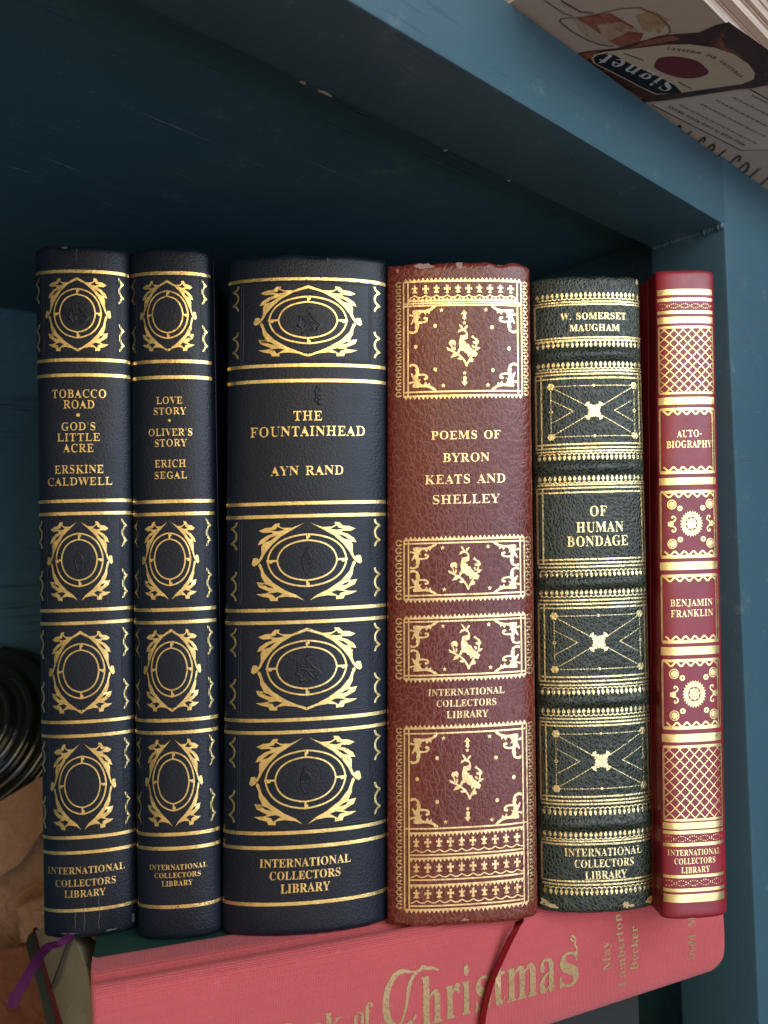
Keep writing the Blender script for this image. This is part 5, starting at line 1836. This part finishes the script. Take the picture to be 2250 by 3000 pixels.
jz = FLOOR_Z - jar.location.z
prof = []
for i in range(120):
    r = .0475 * math.cos(math.pi / 2 * i / 119)
    z = .034 * math.sin(math.pi / 2 * i / 119)
    k = .0019 * math.sin(i / 119 * math.pi * 2 * 6.5 + .8 * math.sin(i * .07))
    prof.append((max(.0003, r + k * r / .0475), z + k))
lathe('ribbed_shell', prof, M_JAR, jar, tiltm=Vector((.02, -.86, .48)).to_track_quat('Z', 'Y').to_matrix().to_4x4())
lathe('foot', [(.030, jz + .0005), (.034, jz + .004), (.020, jz * .75), (.016, jz * .5), (.022, -.036)], M_JAR, jar)

# ------------------------------------------------------------------ magazines lying on the upper shelf
MZ = .1505
mag_root = empty('magazine', (0, 0, 0), TH)
tag(mag_root, 'magazine with whisky advertisement on its underside, lowest of the stack on the upper shelf', 'magazine', 'magazines stacked on the upper shelf')
M_COVER = plain('printed_cream_paper', (.60, .46, .35), .45, .05, 200)
M_MAGEDGE = paper_edges('magazine_edges', (.62, .50, .40), 2600, 'Z', .45)


def mag(root, a0, a1, b0, b1, z0, z1, dz=0.0):
    bm = bmesh.new()
    add_box(bm, (a0, b0, z0 + .0003), (a1, b1, z1 - .0003), 0)
    mesh_obj('page_block', bm, M_MAGEDGE, root)
    for z, nm in ((z0, 'back_cover'), (z1 - .0003, 'front_cover')):
        bm = bmesh.new()
        add_box(bm, (a0 - .0004, b0 - .0006, z), (a1, b1 + .0004, z + .0003), 0)
        mesh_obj(nm, bm, M_COVER, root)


mag(mag_root, .1677, .385, .0905, .37, MZ, MZ + .0048)
for k, (a0, b0, lab) in enumerate(((.171, .0885, 'thin tan magazine second from the bottom of the stack on the upper shelf'),
                                   (.169, .0865, 'creased tan magazine third from the bottom of the stack on the upper shelf'),
                                   (.174, .0880, 'tan magazine fourth from the bottom of the stack on the upper shelf'),
                                   (.170, .0850, 'topmost tan magazine of the stack on the upper shelf'))):
    r = empty('magazine', (0, 0, 0), TH + .004 * (k % 2) - .002)
    tag(r, lab, 'magazine', 'magazines stacked on the upper shelf')
    mag(r, a0, a0 + .21, b0, b0 + .275, MZ + .0050 + .0046 * k, MZ + .0050 + .0046 * k + .0043)


def m_uv(x, y):
    p = on_z(x, y, MZ)
    return p.dot(EX), p.dot(EY)


def z1(x, y):
    return m_uv(1450 + x * 800 / 1659, y * 800 / 1659)


def m_surf(a, b):
    return Vector((a, b, MZ)), Vector((0, 0, -1))


def art(name, polys, mat, off, strokes=()):
    d = Decal()
    for P in polys:
        d.fill([[z1(*p) for p in P]])
    for P, w in strokes:
        d.stroke([z1(*p) for p in P], w)
    o = d.build(name, m_surf, mat, ad, None, off)
    o.data.flip_normals()
    return o


ad = [c for c in mag_root.children if c.name.startswith('back_cover')][0]
ink = lambda n, c, r=.45: plain(n, c, r, .42 if max(c) < .5 and min(c) < .1 else .08, 70)
def photo_ink(name, cols, scale=45, loc=(0, 0, 0)):
    t = NT(name)
    n = t.noise(scale, 5, .6, t.mapped((1, 2.2, 1), loc), 1.2)
    o = t.n('ShaderNodeValToRGB')
    e = o.color_ramp.elements
    while len(e) < len(cols):
        e.new(.5)
    for i, c in enumerate(cols):
        e[i].position = .28 + .44 * i / (len(cols) - 1)
        e[i].color = (*c, 1)
    t.lk(n, o.inputs['Fac'])
    t.col(o.outputs['Color'])
    t.rough(.4)
    return t.m


art('printed_shade', [[(480, 120), (500, 108), (690, 78), (850, 165), (900, 230), (700, 280), (560, 230)]], photo_ink('ink_amber_pale', [(.34, .18, .10), (.56, .42, .29), (.42, .22, .12)], 100), .00006)
art('printed_drink', [[(500, 112), (600, 85), (700, 78), (845, 160), (720, 190), (640, 205), (560, 150)], [(690, 245), (800, 185), (905, 200), (880, 255), (760, 282)]],
    photo_ink('ink_russet', [(.14, .03, .018), (.34, .09, .035), (.42, .19, .09)], 110), .00008)
art('printed_drink', [[(620, 150), (760, 130), (850, 172), (760, 215), (700, 245), (650, 205)], [(860, 90), (960, 60), (1060, 120), (1000, 200), (900, 180)]],
    photo_ink('ink_amber', [(.28, .12, .05), (.48, .30, .16), (.58, .42, .28)], 110), .00010)
art('printed_glass', [], ink('ink_umber', (.16, .10, .065)), .00012,
    [([(720, 280), (640, 270), (560, 240), (470, 190), (395, 130), (400, 112), (440, 108), (520, 105), (640, 80), (780, 48), (880, 45), (990, 90),
       (1060, 160), (1066, 195), (1030, 215)], .0004), ([(300, 0), (420, 80), (470, 95)], .0003), ([(400, 0), (520, 70), (600, 78)], .0005)])
art('printed_bottle', [[(470, 330), (560, 308), (740, 290), (900, 245), (1000, 215), (1090, 205), (1240, 195), (1340, 150), (1420, 130), (1659, 300), (1760, 420), (1760, 490),
                        (1659, 515), (1560, 535), (1480, 540), (1040, 608), (890, 622), (820, 590), (600, 425)]], photo_ink('ink_bottle_brown', [(.015, .008, .008), (.09, .030, .018), (.05, .018, .016), (.30, .10, .035)], 60), .00014)
art('printed_bottle', [[(560, 420), (640, 440), (760, 520), (900, 590), (880, 615), (800, 570), (620, 440)], [(480, 335), (600, 310), (640, 330), (590, 350), (540, 370)],
                       [(930, 240), (1080, 215), (1130, 235), (980, 262), (820, 290)]], photo_ink('ink_copper', [(.12, .03, .015), (.36, .12, .04), (.20, .05, .02)], 120), .00016)
art('printed_label', [[(585, 352), (605, 328), (660, 312), (760, 300), (900, 285), (1040, 268), (1180, 265), (1330, 285), (1450, 325), (1540, 385), (1580, 440), (1572, 478),
                       (1500, 508), (1300, 535), (1130, 560), (980, 572), (900, 535), (760, 462), (600, 382)]], ink('ink_label_cream', (.64, .49, .33)), .00020)
art('printed_label', [[(598, 352), (620, 332), (682, 318), (730, 332), (800, 372), (900, 420), (1000, 465), (1095, 515), (1138, 562), (985, 566), (900, 528), (760, 455), (612, 380)]],
    ink('ink_black', (.010, .010, .012)), .00024)
_sl = [(1130 + 162 * math.cos(a) * (1 + .05 * math.sin(5 * a)) + 20 * math.sin(a), 405 + 66 * math.sin(a) + 14 * math.cos(a)) for a in [i * math.pi / 14 for i in range(28)]]
art('printed_seal', [_sl], ink('ink_wax_red', (.16, .022, .028)), .00026)
art('printed_text_box', [[(950, 635), (1500, 545), (1560, 548), (1900, 740), (1900, 905), (1500, 912)]], ink('ink_panel', (.66, .54, .43)), .00008)
art('printed_text_box', [], ink('ink_rule', (.02, .018, .018)), .00012, [([(950, 633), (1220, 770), (1500, 912), (1900, 903)], .00035), ([(1548, 540), (1659, 602), (1900, 735)], .0004)])
_d = Decal()


def ad_text(d, string, xa, ya, xb, yb, cap, thin=0.0):
    """text printed on the page from photo point a to b; its tops lie on the rail's side"""
    A, B = Vector(z1(xa, ya)), Vector(z1(xb, yb))
    ax = (B - A).normalized()
    up = Vector((-ax.y, ax.x))
    if up.y < 0:
        up = -up
    m = (A + B) / 2
    d.text(string, 0, 0, cap, (B - A).length, thin, xf=lambda a, b: tuple(m + ax * a + up * b))


ad_text(_d, 'Signet', 1092, 532, 640, 345, .0052, 1)
_o = _d.build('printed_brand', m_surf, ink('ink_white', (.66, .62, .56)), ad, None, .00030)
_o.data.flip_normals()
_d = Decal()
ad_text(_d, 'STRAIGHT', 1500, 462, 1372, 362, .0011)
ad_text(_d, 'RYE', 1345, 348, 1285, 325, .0011)
ad_text(_d, 'WHISKEY', 1255, 316, 1040, 286, .0011)
ad_text(_d, 'WHAT AGED IN USED WOOD MEANS', 1520, 878, 1055, 640, .0012)
for k in range(7):
    xa, ya = 1590 + k * 48, 870 - k * 46
    A, B = Vector(z1(xa, ya)), Vector(z1(xa - 465 * (min(1, 1.02 - .126 * k) - .05), ya - 238 * (min(1, 1.02 - .126 * k) - .05)))
    ax = (B - A).normalized()
    up = Vector((-ax.y, ax.x))
    x = 0
    L = (B - A).length
    rr = random.Random(k)
    while x < L:
        w = rr.uniform(.0012, .0034)
        pts = [A + ax * (x + w * i / 8) + up * (.00025 * (1 if i % 2 else -1) * rr.uniform(.5, 1)) for i in range(9)]
        _d.stroke([tuple(p) for p in pts], .00022)
        x += w + .0007
for k in range(9):
    xa, ya = 1090 + k * 62, 770 + k * 40
    g_ = .55 + .11 * k
    if k % 3 == 1:
        pts = [(0, 34), (30, 8), (66, -24)]
    elif k % 3 == 2:
        pts = [(-10, 44), (30, 12), (76, -26), (80, -4), (70, 10)]
    else:
        pts = [(0, 30), (26, 6), (58, -22), (64, 6), (40, 30), (66, 18)]
    _d.stroke([z1(xa + a * g_, ya + b * g_) for a, b in smooth_path(pts, 4)], .00075)
for pts, w in (([(780, 318), (820, 330), (860, 345), (905, 362)], .0003), ([(1115, 492), (1150, 512), (1195, 532)], .0003)):
    _d.stroke([z1(*p) for p in pts], w)
_o = _d.build('printed_text', m_surf, ink('ink_text', (.035, .030, .030)), ad, None, .00032)
_o.data.flip_normals()

# pale card standing behind the rail on the upper shelf
cd = empty('white_card', (0, 0, 0), TH)
tag(cd, 'pale lavender white box on the upper shelf left of the magazines', 'box')
bm = bmesh.new()
add_box(bm, (.02, .150, .1502), (.1645, .30, .235), .001)
mesh_obj('box_body', bm, plain('lavender_white_card', (.70, .68, .78), .6), cd, smooth=True, auto=40)
